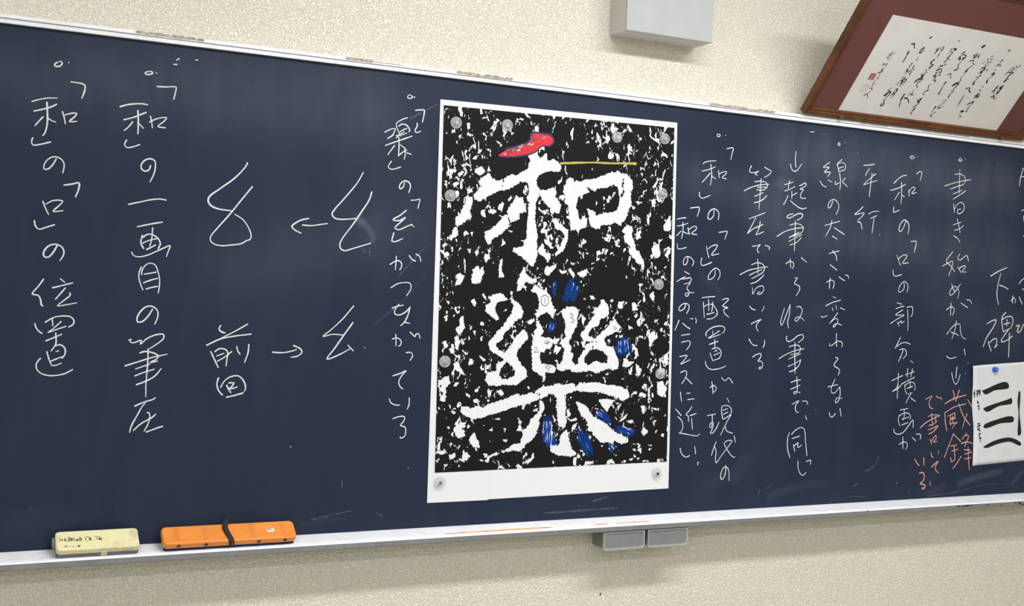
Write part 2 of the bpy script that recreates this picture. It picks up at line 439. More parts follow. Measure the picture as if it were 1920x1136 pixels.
U = 0.0005
COLUMNS = {
 'position': '-2358,2252 -2372,2244 -2378,2231 -2368,2228 -2351,2234 -2345,2245 -2352,2254 -2365,2249;-2319,2254 -2316,2252;-2304,2165 -2265,2163 -2245,2158 -2244,2131 -2255,2095;-2469,2057 -2435,2071 -2401,2080 -2363,2084;-2458,2015 -2416,2029 -2385,2042 -2363,2056;-2405,2061 -2401,2010 -2400,1980 -2402,1949 -2410,1918 -2418,1907;-2419,1993 -2437,1970 -2452,1949;-2400,1990 -2380,1978 -2364,1974;-2337,2025 -2329,1999 -2323,1970;-2326,2010 -2301,2020 -2275,2023 -2283,2007 -2306,1982 -2274,1986;-2460,1893 -2464,1877 -2459,1861 -2428,1866 -2383,1881;-2357,1805 -2371,1778 -2391,1756 -2408,1756 -2407,1777 -2391,1802 -2370,1814 -2341,1810 -2324,1791 -2322,1769 -2327,1744;-2320,1688 -2285,1695 -2255,1703 -2256,1673 -2268,1637;-2408,1607 -2396,1577 -2382,1549;-2394,1596 -2363,1614 -2323,1614 -2340,1590 -2363,1564 -2320,1570;-2441,1517 -2437,1495 -2422,1479 -2394,1488 -2355,1503;-2340,1409 -2356,1377 -2377,1353 -2395,1355 -2398,1372 -2385,1397 -2365,1411 -2340,1413 -2316,1398 -2310,1373 -2318,1352 -2327,1339;-2394,1251 -2414,1219 -2440,1181 -2415,1177 -2403,1155 -2400,1134 -2393,1128;-2322,1256 -2301,1239;-2355,1213 -2316,1224 -2268,1239;-2299,1214 -2321,1185 -2340,1161;-2280,1192 -2276,1184 -2308,1152 -2331,1131 -2291,1137 -2248,1147;-2425,1048 -2418,1026 -2401,1007 -2391,1002;-2380,1054 -2346,1076 -2312,1084 -2271,1081 -2256,1063 -2261,1045 -2279,1034;-2351,1069 -2347,1037;-2312,1059 -2345,1025 -2368,1007 -2327,1023 -2291,1037;-2375,968 -2343,983 -2307,1000;-2334,1006 -2331,960 -2335,948 -2351,922;-2335,945 -2314,952 -2296,941 -2289,921 -2295,899 -2303,889;-2369,919 -2360,886 -2346,855;-2331,919 -2318,923;-2349,876 -2303,896;-2342,854 -2322,858 -2305,867;-2395,888 -2411,867 -2412,843 -2395,821 -2361,809 -2321,810 -2286,819 -2255,837',
 'pressure': '-1951,2254 -1970,2250 -1977,2241 -1963,2237 -1942,2247 -1949,2255;-1928,2251 -1921,2248;-1848,2300 -1831,2301;-1835,2321 -1822,2330;-1745,2333 -1740,2333;-1737,2334 -1733,2334;-1920,2186 -1882,2188 -1832,2192 -1834,2169 -1841,2133;-2085,2073 -2049,2087 -1989,2097 -1960,2095;-2065,2014 -2023,2029 -1994,2044 -1966,2058;-2004,2064 -2001,2019 -2000,1981 -2001,1953;-2026,2008 -2043,1983 -2063,1963;-1999,2003 -1986,1992 -1976,1981;-1946,2043 -1940,2018 -1935,1987;-1950,2014 -1914,2034 -1871,2043 -1883,2024 -1910,1997 -1875,1994;-2050,1920 -2059,1900 -2049,1885 -2019,1891 -1990,1904;-1937,1809 -1945,1787 -1963,1780 -1979,1791 -1980,1809 -1968,1829 -1941,1841 -1919,1833 -1915,1808 -1920,1773 -1937,1732;-2032,1618 -1980,1633 -1925,1648 -1889,1653 -1860,1650;-1988,1515 -1934,1530 -1874,1544;-1918,1515 -1919,1481 -1922,1449 -1929,1427;-1964,1476 -1970,1440 -1956,1413;-1962,1466 -1938,1483 -1914,1480 -1891,1464 -1880,1439 -1890,1415;-1962,1439 -1931,1454 -1890,1466;-1942,1410 -1918,1423 -1901,1434;-2010,1394 -2002,1379 -1977,1373 -1935,1384 -1880,1412 -1834,1433 -1841,1409 -1850,1380;-1964,1325 -1974,1295 -1971,1263 -1960,1232 -1953,1217;-1962,1289 -1959,1311 -1943,1337 -1921,1346 -1900,1337 -1886,1305 -1878,1273 -1878,1235 -1882,1205;-1950,1292 -1920,1298 -1895,1304;-1951,1251 -1919,1265 -1885,1275;-1938,1222 -1911,1231 -1887,1236;-1905,1127 -1925,1093 -1952,1066 -1972,1064 -1975,1083 -1960,1115 -1936,1137 -1911,1141 -1886,1126 -1879,1101 -1885,1075 -1893,1056;-2010,977 -1998,983 -2004,970 -1988,965 -1952,978 -1957,958 -1928,985 -1885,1005 -1851,1007 -1849,990 -1872,967 -1914,937;-1920,937 -1919,883 -1922,820 -1924,769 -1923,708;-1957,917 -1938,924 -1895,918 -1871,903 -1881,887 -1906,875;-2023,855 -1955,878 -1894,898 -1831,912;-1908,871 -1874,879;-1974,841 -1936,855 -1910,864;-1976,808 -1935,825 -1888,840;-1968,766 -1927,782 -1885,807 -1856,843;-1972,664 -1945,677 -1915,688 -1892,694 -1879,703;-1925,678 -1938,662 -1959,621 -1980,580 -1988,558 -1991,540;-1914,633 -1905,632 -1902,606 -1907,582 -1917,559 -1925,544;-1974,548 -1957,566 -1937,583 -1904,601 -1885,614 -1874,625;-1914,540 -1895,547 -1864,559 -1840,566',
 'loops': '-1477,1860 -1484,1843 -1537,1780 -1607,1723 -1657,1680 -1662,1660 -1649,1639 -1616,1625 -1550,1619;-1449,1744 -1501,1675 -1557,1599 -1613,1530 -1644,1487 -1644,1467 -1626,1452 -1591,1446 -1539,1452 -1493,1461 -1468,1477 -1451,1484 -1447,1504 -1460,1539 -1491,1580 -1531,1603;-880,1858 -909,1804 -977,1717 -1025,1659 -1038,1635 -1026,1617 -994,1611 -909,1620;-830,1762 -841,1723 -882,1655 -929,1583 -977,1516 -991,1484 -985,1461 -966,1452 -918,1466 -868,1483 -825,1497;-1158,1605 -1196,1595 -1230,1575 -1244,1560 -1228,1543 -1195,1529;-1190,1570 -1140,1570 -1099,1578 -1061,1585',
 'earlier': '-1580,1056 -1588,1040 -1576,1025 -1558,1020;-1449,1065 -1511,1028 -1594,984;-1645,958 -1581,989 -1504,1006 -1429,1016;-1624,928 -1607,893 -1585,850;-1605,926 -1586,941 -1553,939 -1541,923 -1544,893 -1547,858;-1595,906 -1559,920;-1590,881 -1559,899 -1522,929;-1498,955 -1493,933 -1481,916;-1439,965 -1441,927 -1457,875;-1582,799 -1589,769 -1579,736 -1560,715;-1570,752 -1554,782 -1523,805 -1483,808 -1455,778 -1448,749 -1453,733;-1541,763 -1530,742 -1519,726;-1531,774 -1506,775 -1514,759 -1527,745 -1489,754;-1540,704 -1500,713 -1458,725;-1319,928 -1267,926 -1227,933 -1197,942;-1213,963 -1179,947 -1168,931 -1188,911 -1224,903;-905,1171 -961,1103 -1023,1044 -1062,1011 -1015,1022 -954,1020;-906,1085 -951,1021 -998,952 -1037,896 -989,912 -948,932 -913,953;-928,968 -899,940;-839,958 -837,956;-1210,453 -1208,451',
 'joined': '-640,2283 -648,2280 -653,2272 -649,2266 -639,2264 -629,2268 -624,2273 -632,2280 -638,2283;-618,2274 -611,2274;-607,2206 -579,2211 -555,2212 -556,2197 -560,2168 -565,2148;-771,2076 -748,2090 -729,2098 -714,2099 -721,2078 -730,2060;-649,2162 -665,2157 -689,2144 -709,2128 -705,2105 -694,2083 -681,2063;-695,2114 -683,2125 -668,2127 -651,2123 -638,2109 -634,2098 -637,2090;-687,2085 -667,2100 -649,2107;-679,2075 -664,2089;-676,2070 -650,2083;-594,2140 -592,2128 -601,2108 -604,2096 -592,2091 -571,2100;-708,2063 -693,2070;-722,2068 -755,2044;-676,2079 -708,2052;-765,2008 -685,2042 -620,2069;-693,2056 -690,2008 -691,1959;-714,2013 -735,1983 -750,1961;-684,2019 -654,2001;-690,1963 -661,1986 -646,1994;-658,1997 -654,1969 -659,1945;-646,1980 -620,1974;-728,1930 -739,1914 -745,1896 -727,1887 -676,1903;-652,1822 -657,1802 -673,1789 -680,1797 -673,1818 -651,1833 -625,1825 -618,1805 -627,1773;-612,1734 -584,1737 -562,1743 -567,1717 -572,1694;-636,1680 -670,1651 -709,1626 -676,1623 -640,1642 -669,1613 -697,1583 -675,1576 -623,1599 -601,1607;-609,1609 -590,1595;-701,1558 -709,1513 -687,1514 -651,1531;-716,1392 -690,1409 -665,1414 -651,1397 -656,1373 -662,1367;-683,1438 -683,1403 -686,1366;-611,1444 -594,1424 -574,1416;-574,1453 -554,1444 -544,1417;-707,1271 -671,1293 -634,1301 -600,1298 -594,1273 -617,1233;-696,1165 -666,1176 -634,1182;-659,1186 -680,1155 -680,1136 -657,1130 -621,1146 -595,1174;-596,1174 -605,1133 -622,1097 -644,1074;-626,1093 -594,1088;-688,1004 -660,1010 -639,995 -640,974 -652,967;-670,1029 -667,998 -667,968;-591,1042 -571,1025 -563,1018 -555,1033 -541,1033 -533,1010;-608,933 -582,935 -571,919 -584,893;-677,811 -638,824 -604,839 -630,810 -644,778 -635,754 -620,743;-693,691 -684,671 -661,659 -633,658;-582,696 -581,662 -590,636;-669,586 -636,597 -605,596 -606,575 -626,550 -601,543 -594,515 -602,490 -625,484 -623,491;-574,325 -572,323',
 'layout': '1327,2261 1317,2252 1323,2245 1337,2247 1340,2256 1330,2261;1379,2258 1382,2257;1394,2179 1439,2186 1434,2161 1424,2117;1226,2075 1235,2083 1269,2094 1317,2100;1219,2031 1257,2041 1291,2053 1314,2065;1280,2078 1287,2041 1290,1997 1282,1953;1279,2024 1246,1988 1224,1965;1290,2010 1307,1998 1320,1994;1337,2045 1340,2029 1346,2001;1342,2023 1367,2036 1398,2040 1389,2024 1366,2005 1398,1998;1207,1905 1208,1884 1225,1871 1252,1878 1285,1892;1316,1806 1315,1773 1292,1750 1275,1754 1277,1779 1296,1806 1326,1813 1348,1798 1354,1775 1349,1750;1358,1675 1391,1681 1419,1685 1414,1665 1403,1637;1272,1587 1281,1553 1293,1521;1284,1572 1313,1592 1351,1599 1341,1576 1311,1538 1364,1548;1243,1516 1237,1495 1242,1473 1264,1475 1316,1495;1342,1449 1342,1421 1322,1397 1295,1393 1294,1410 1313,1439 1347,1461 1375,1445 1378,1417 1365,1390;1255,1281 1300,1287 1348,1291;1266,1256 1271,1210 1277,1163;1270,1227 1302,1243 1337,1240 1362,1212 1371,1190 1360,1186;1302,1273 1305,1244 1307,1205;1333,1257 1333,1228 1328,1200;1294,1183 1319,1188 1346,1196;1296,1155 1334,1159 1374,1183;1403,1272 1428,1282 1449,1279 1429,1257 1406,1236 1446,1227 1416,1215 1422,1194 1455,1170;1298,1052 1292,1065 1310,1089 1350,1109 1398,1115 1426,1108 1428,1088 1412,1072;1340,1087 1345,1058;1391,1087 1359,1068 1312,1041 1353,1051 1401,1066;1322,1004 1354,1014 1384,1023;1359,1034 1361,999 1364,976;1342,976 1369,985 1397,977 1410,954 1403,931 1395,922;1328,953 1338,931 1351,905;1358,961 1381,969;1357,939 1398,955;1357,909 1397,920;1297,903 1303,880 1327,858 1362,854 1410,862 1447,875;1338,746 1366,759 1384,744 1378,726 1367,718;1349,781 1358,744 1361,709;1419,806 1434,792 1448,786 1470,804 1490,789 1503,771;1464,680 1476,669 1481,654;1328,577 1354,582 1387,586;1363,579 1364,532 1358,504 1347,510 1353,532 1370,538 1371,515 1364,492 1353,473 1366,471 1393,497 1414,537;1429,629 1429,599 1441,555;1432,631 1455,638 1491,627 1503,604 1493,576;1437,608 1473,618;1441,583 1478,598;1445,555 1473,567 1500,583 1474,542 1428,458;1464,508 1470,485 1517,468;1398,419 1384,384 1367,338;1390,388 1401,361 1398,315 1405,291 1429,320 1468,365 1508,410 1515,423 1480,424 1458,408 1482,370 1512,335 1535,321 1542,325;1529,453 1540,413;1476,274 1476,233 1462,199 1449,191 1441,206 1447,240 1466,265 1491,258 1503,226 1504,181',
 'balance': '1147,1807 1180,1813 1210,1815 1207,1789 1198,1761;1056,1737 1090,1744 1120,1748;1060,1696 1098,1704 1134,1717;1098,1720 1101,1678 1093,1624;1088,1668 1071,1652 1059,1638;1100,1667 1121,1658 1147,1655;1135,1691 1141,1669 1149,1653;1144,1681 1172,1699 1196,1699 1193,1684 1163,1658 1201,1653;1065,1591 1069,1564 1092,1564 1130,1574;1143,1517 1139,1485 1126,1471 1114,1473 1113,1495 1127,1517 1154,1519 1178,1504 1186,1487 1175,1467;1123,1432 1159,1416;1071,1370 1100,1387 1130,1402;1100,1387 1133,1390 1166,1396 1175,1386 1161,1369;1123,1357 1168,1367 1150,1346 1145,1329 1163,1313 1151,1287 1138,1288 1135,1301 1157,1306 1196,1310;1140,1241 1134,1217 1109,1200 1094,1203 1095,1216 1114,1236 1140,1244 1162,1235 1165,1212 1149,1184;1098,1144 1086,1115 1071,1085;1124,1127 1150,1108 1178,1094;1176,1155 1198,1154;1211,1158 1221,1149 1218,1129;1118,1054 1149,1059 1179,1063;1121,1013 1150,1020 1177,1022 1183,1005 1175,988 1158,970;1112,929 1141,934 1164,937 1149,912 1121,884 1150,895 1186,911;1123,834 1139,842 1164,844 1166,823 1154,795 1135,770;1160,808 1181,789 1208,767;1128,720 1132,688 1140,663;1172,711 1197,713;1181,675 1226,679;1098,619 1123,597 1139,580;1116,574 1142,552 1154,524 1148,491 1130,476;1129,477 1176,470 1231,460 1265,459 1276,469;1214,633 1197,610 1173,585 1188,578 1193,544;1202,579 1246,591;1214,564 1223,498;1141,387 1151,356 1176,336 1196,334 1210,343;1244,396 1253,350;1273,283 1269,299 1283,298',
 'written': '1580,2093 1568,2069 1566,2055 1590,2050 1636,2063;1636,2063 1608,2043 1626,2038;1678,2091 1703,2081 1730,2069 1715,2049 1680,2029;1609,1997 1642,2003 1685,2001 1705,1988 1700,1967 1674,1952 1625,1949;1532,1937 1588,1963 1658,1982 1715,1990;1630,1964 1698,1971;1610,1908 1646,1923 1677,1936;1608,1869 1648,1880 1683,1900 1704,1921;1656,2020 1653,1955 1651,1898 1648,1832;1577,1770 1632,1790 1695,1814;1626,1778 1599,1730 1569,1680;1569,1681 1614,1713 1660,1733;1662,1760 1653,1715 1633,1678;1621,1716 1656,1729 1684,1743;1634,1676 1658,1684 1689,1698;1608,1605 1640,1609 1669,1618 1652,1600 1647,1583 1660,1568;1705,1616 1741,1604 1735,1591;1608,1492 1646,1506 1689,1501 1708,1479 1698,1452 1656,1428 1615,1409;1526,1429 1584,1456 1654,1473 1733,1486;1653,1529 1659,1485 1659,1440;1595,1428 1641,1449 1690,1466;1608,1377 1651,1391 1679,1411 1705,1434;1622,1353 1625,1314;1629,1317 1646,1347 1681,1366 1706,1363 1707,1340 1683,1316 1662,1318 1665,1326 1683,1331;1606,1241 1624,1225 1651,1219;1716,1243 1712,1227 1701,1213;1624,1134 1663,1150 1698,1162 1671,1139 1663,1113 1680,1089;1611,1041 1627,1020 1649,1003 1675,1002;1730,1036 1730,1010 1720,990;1644,931 1673,947 1707,952 1703,928 1685,907 1714,905 1723,882 1713,862 1695,860 1698,869 1713,871',
 'same': '1914,2207 1912,2161 1917,2109;1875,2127 1885,2097 1907,2083 1932,2095 1963,2135;1835,1996 1874,2007 1901,2017;1874,2022 1867,1994 1866,1966;1838,1957 1876,1970 1917,1991;1894,1962 1895,1913;1895,1932 1933,1952;1866,1931 1851,1900 1834,1872;1884,1901 1917,1881 1962,1860 1985,1857 2014,1865;1952,1997 1999,2017 2003,2004 1956,1976 1985,1977 1964,1948 1964,1925 2005,1923;1913,1822 1883,1814 1862,1801 1877,1792 1913,1807 1957,1826 1987,1821 1980,1803 1944,1783;1891,1750 1930,1761 1975,1757 1995,1738 1985,1711 1883,1673;1793,1675 1852,1708 1932,1731 1998,1741;1931,1776 1932,1708 1932,1591;1886,1649 1935,1673 1986,1696;1896,1627 1944,1644 1982,1677;1890,1675 1963,1710;1871,1511 1898,1526 1928,1520 1932,1500 1922,1482;1902,1543 1909,1487;1988,1553 2031,1527;1944,1425 1965,1426 1942,1392 1979,1377 1987,1364 1974,1334 1960,1315;1873,1235 1858,1191 1847,1144 1855,1130 1866,1144 1892,1203 1917,1261;1917,1261 1912,1192 1902,1151 1911,1112;1968,1245 1993,1250 2012,1226 2003,1196 1975,1160 1961,1158 1959,1172 1982,1184 2012,1176 2032,1162;1901,1063 1896,1044 1912,1030 1945,1039 1988,1068 2025,1073 2031,1055 1990,1023;1922,997 1961,1008 1998,1005 2011,984 2000,963 1934,947;1846,923 1905,952 1970,974 2041,987;1966,1025 1968,948 1976,833;1922,922 1979,943 2015,957;1919,875 1974,896 2017,918;1931,842 1969,854 2004,884 2017,918;1947,777 1987,788 2021,793;1947,734 1989,748 2020,760;1990,811 1996,760 1996,719 1984,705 1972,710 1976,719 2022,713;1963,640 1986,651 2014,661 1992,636 1989,607 2004,589 2015,591;2043,660 2080,656 2084,639;2070,569 2083,543;1950,464 1938,429 1942,358 1962,308;1967,452 2002,481 2046,494 2067,480 2081,402 2096,315;1972,426 2034,441;1985,388 1999,346;1993,381 2023,400 2018,374 2027,370 2048,384;2026,285 2029,244 2046,208 2069,194 2084,201 2092,213;2092,279 2126,287 2126,260;2149,605 2152,604',
 'line': '2251,2292 2244,2280 2254,2274 2262,2282 2254,2292;2299,2296 2303,2296;2184,2162 2133,2126 2181,2131 2145,2098 2192,2100 2171,2072;2112,2040 2134,2014 2165,2005;2175,2049 2209,2040;2283,2188 2252,2165 2242,2147;2245,2153 2271,2168 2306,2164 2313,2140 2305,2122;2246,2153 2261,2109;2258,2130 2296,2143;2265,2111 2305,2123;2267,2102 2278,2048 2274,1994;2229,2044 2239,2043 2233,2027 2248,2030 2270,2041;2315,2075 2293,2043 2309,2038 2335,2019;2220,1922 2209,1888 2191,1874 2185,1892 2200,1920 2230,1932 2261,1915 2272,1886 2253,1838;2020,2339 2051,2341;2165,1764 2222,1780 2284,1798;2221,1800 2209,1753 2175,1698;2241,1755 2286,1734 2326,1716;2228,1701 2269,1684;2208,1589 2247,1600 2288,1610;2234,1609 2263,1583 2274,1550;2221,1519 2278,1487;2194,1406 2233,1423 2258,1413 2255,1380 2248,1371;2224,1435 2221,1369;2298,1446 2325,1430 2346,1424;2347,1460 2371,1455 2375,1438;2256,1318 2277,1312;2199,1259 2248,1281 2317,1299;2251,1249 2260,1228;2280,1264 2289,1237;2316,1250 2354,1239;2164,1193 2177,1187 2214,1198;2298,1219 2269,1185 2234,1148;2247,1160 2284,1182 2302,1174 2294,1150 2270,1126 2264,1133 2294,1150 2333,1140;2295,1088 2295,1042 2300,1005;2242,1023 2243,1008 2262,1011 2299,1036 2334,1036 2347,1021 2340,999;2294,934 2316,929 2284,886 2324,862 2332,847 2321,823;2242,747 2283,756 2321,762;2297,795 2269,736 2274,712 2297,709 2339,748;2339,748 2344,700 2331,658 2312,647 2307,658 2318,676 2362,674;2261,584 2270,563 2286,556 2311,578;2348,610 2360,560',
 'parallel': '2461,2165 2508,2171 2554,2181;2511,2147 2491,2123 2482,2100;2535,2120 2527,2053 2519,1970;2568,2119 2528,2092 2468,2043 2522,2060 2580,2078;2543,2109 2566,2119;2470,1903 2445,1878 2404,1848 2483,1862 2463,1837 2430,1810;2430,1802 2455,1800 2462,1782 2471,1760;2518,1858 2556,1875 2605,1881;2539,1831 2589,1852;2567,1837 2560,1788 2555,1738;2617,1730 2622,1729;2409,2240 2412,2239',
 'mouth': '2875,2262 2853,2250 2868,2241 2892,2253 2875,2262;2913,2258 2917,2257;2916,2146 2939,2162 2960,2162 2958,2135 2950,2107;2722,2070 2761,2103 2792,2122 2830,2130;2697,2023 2764,2042 2823,2071;2788,2080 2793,2011 2791,1942;2772,2015 2755,1990 2734,1964;2791,2001 2818,1989;2854,2036 2858,1996;2858,2028 2886,2057 2908,2051 2880,2015 2921,2024;2730,1918 2730,1882 2748,1888 2780,1900;2841,1831 2819,1785 2794,1761 2782,1770 2789,1802 2824,1838 2858,1824 2868,1794 2862,1751;2891,1701 2937,1703 2932,1669 2923,1632;2773,1607 2789,1576 2809,1540;2789,1582 2828,1609 2861,1609 2854,1591 2826,1557 2875,1561;2746,1508 2749,1482 2764,1469 2824,1482;2845,1429 2848,1393 2825,1371 2802,1367 2803,1392 2826,1426 2850,1438 2878,1419 2880,1391 2873,1368;2791,1296 2834,1288;2782,1256 2814,1267 2855,1276;2845,1252 2784,1217 2856,1220;2742,1159 2794,1188 2858,1216;2800,1169 2819,1146;2808,1163 2837,1179 2836,1164 2862,1177;2880,1269 2925,1274 2932,1247 2928,1222 2916,1209;2886,1252 2893,1184 2895,1116;2835,1072 2814,1036 2790,998;2805,1009 2843,1033 2884,1038 2923,1027;2829,990 2870,995 2889,981 2889,956 2865,933;2862,989 2848,956 2825,913;2930,919 2951,907;2775,787 2815,803 2866,821;2829,837 2828,764 2827,671;2832,764 2810,733 2782,718 2811,727 2858,757;2888,826 2928,837 2966,848;2910,869 2905,838 2910,810;2950,866 2938,813;2858,764 2914,788 2971,810;2888,761 2893,726 2911,699;2893,757 2931,778 2970,770 2980,745 2976,724;2933,782 2939,739;2909,737 2958,750;2919,700 2957,709;2944,701 2921,670 2904,639;2944,674 2987,650;2857,595 2892,600 2924,605;2852,565 2844,528 2861,491;2858,559 2893,574 2934,570 2952,545 2940,533;2892,596 2895,559 2887,528;2875,534 2936,548;2876,497 2929,512;2807,473 2813,451 2843,436 2892,449 2939,495 2972,528 2976,478;2861,370 2895,384 2928,377 2931,352 2918,335;2890,418 2894,341;2971,414 3006,389;3007,434 3042,431 3048,415 3042,400;2852,118 2857,115;2959,62 2961,59',
 'round': '3300,2281 3286,2267 3298,2262 3317,2267 3306,2282;3344,2280 3347,2279;3258,2169 3303,2175 3347,2161 3356,2133 3341,2110;3167,2085 3272,2117 3407,2146;3301,2205 3302,2123 3303,2043;3224,2068 3282,2090 3340,2107;3248,2038 3292,2055 3330,2069;3252,2004 3302,2031 3365,2069;3256,1973 3262,1943 3269,1914;3266,1937 3289,1970 3331,1986 3353,1968 3351,1936 3318,1911 3297,1911 3297,1936 3327,1941;3262,1832 3333,1855;3294,1875 3314,1826 3327,1782;3274,1796 3324,1811 3357,1834;3269,1759 3306,1743 3329,1719;3649,2264 3653,2263;3268,1653 3231,1615 3212,1586 3260,1553 3291,1520;3180,1552 3225,1573 3270,1588 3261,1540 3238,1491;3330,1639 3314,1609 3335,1600 3396,1632 3416,1597;3319,1554 3351,1515;3333,1544 3372,1563 3390,1559 3361,1523 3397,1522;3268,1438 3286,1402 3308,1383;3350,1439 3312,1397 3271,1362 3254,1366 3261,1395 3289,1421 3325,1410 3338,1378 3328,1340;3230,1262 3275,1284 3302,1269 3299,1244 3287,1228;3271,1307 3270,1227;3362,1311 3425,1282;3413,1335 3447,1331 3460,1312;3243,1098 3283,1141 3325,1170 3360,1165 3367,1120 3391,1079 3423,1070;3327,1191 3315,1125 3291,1068;3282,1113 3329,1102 3352,1092;3251,953 3264,942 3295,937 3339,948;3409,1002 3422,960;3448,911 3452,909;3350,882 3345,840 3344,805;3302,842 3321,789 3343,763 3364,782 3381,828;3428,838 3432,836',
 'pink': '3252,633 3336,668 3445,690;3321,724 3335,687 3333,657;3380,724 3361,680 3351,648;3262,575 3339,610 3448,631;3255,574 3264,509 3279,451;3378,633 3430,545 3493,484;3462,563 3440,520 3424,467;3462,659 3502,610;3075,664 3104,675 3133,685 3110,650 3116,616 3134,602 3149,603;3170,685 3198,671 3215,675 3223,657;3284,549 3350,572;3308,556 3311,496 3320,489;3342,568 3352,546 3309,531;3309,526 3357,534;3306,498 3375,506;3325,553 3333,502;3330,467 3346,489 3366,504;3342,430 3310,362 3268,272;3343,429 3377,402 3413,376;3319,347 3380,354;3354,348 3365,252;3333,313 3392,324;3326,269 3334,240 3359,252;3421,276 3387,232 3351,194;3463,433 3438,404 3423,390;3446,417 3483,412 3466,371 3451,340;3419,363 3466,371 3525,361;3446,320 3507,315;3453,288 3518,302;3452,256 3515,265;3484,339 3491,255 3504,180;3106,549 3153,561 3212,553;3040,476 3088,508 3155,536 3208,553;3134,568 3145,517 3147,486;3171,550 3178,510;3115,489 3157,498 3185,515;3111,460 3158,473 3195,487;3118,432 3159,448 3200,485;3133,398 3147,363;3144,385 3182,421 3188,403 3163,378 3197,380;3145,309 3152,284 3167,274;3213,320 3209,297;3154,210 3180,229 3213,248 3190,213 3195,188 3221,170;3003,267 3028,237 3044,223;3081,277 3089,225;3048,174 3081,176 3095,153 3084,122 3060,104 3103,93 3102,74 3087,67 3077,72 3095,81;3149,115 3146,101 3154,89',
 'stele': '3629,1504 3693,1536 3781,1568;3725,1526 3703,1455 3695,1377 3714,1310;3717,1444 3763,1435 3802,1419;3612,1177 3659,1198 3698,1204 3679,1163 3612,1078 3585,1020;3788,1260 3757,1230 3753,1191 3772,1126;3758,1210 3802,1230 3848,1229 3861,1200 3843,1153;3803,1211 3801,1166;3772,1178 3832,1188;3772,1125 3834,1150;3821,1143 3765,1080 3753,1059 3794,1061 3861,1097;3831,1117 3832,1029 3833,952;3832,1341 3863,1362 3878,1344 3872,1326;3849,1376 3848,1326;3912,1369 3944,1320;3894,1166 3925,1173 3907,1135 3919,1122 3945,1142 3962,1175 3971,1182;3906,1463 3925,1483 3956,1504;3938,1421 3965,1435;3631,1056 3647,1020 3664,991;3646,1048 3675,1071 3711,1075 3711,1042 3693,1013 3723,1036;3889,2258 3911,2263;3898,2253 3878,2205 3868,2139;3883,2199 3915,2208;3898,1967 3938,1980;3921,1933 3925,1894;3924,1789 3943,1803'}
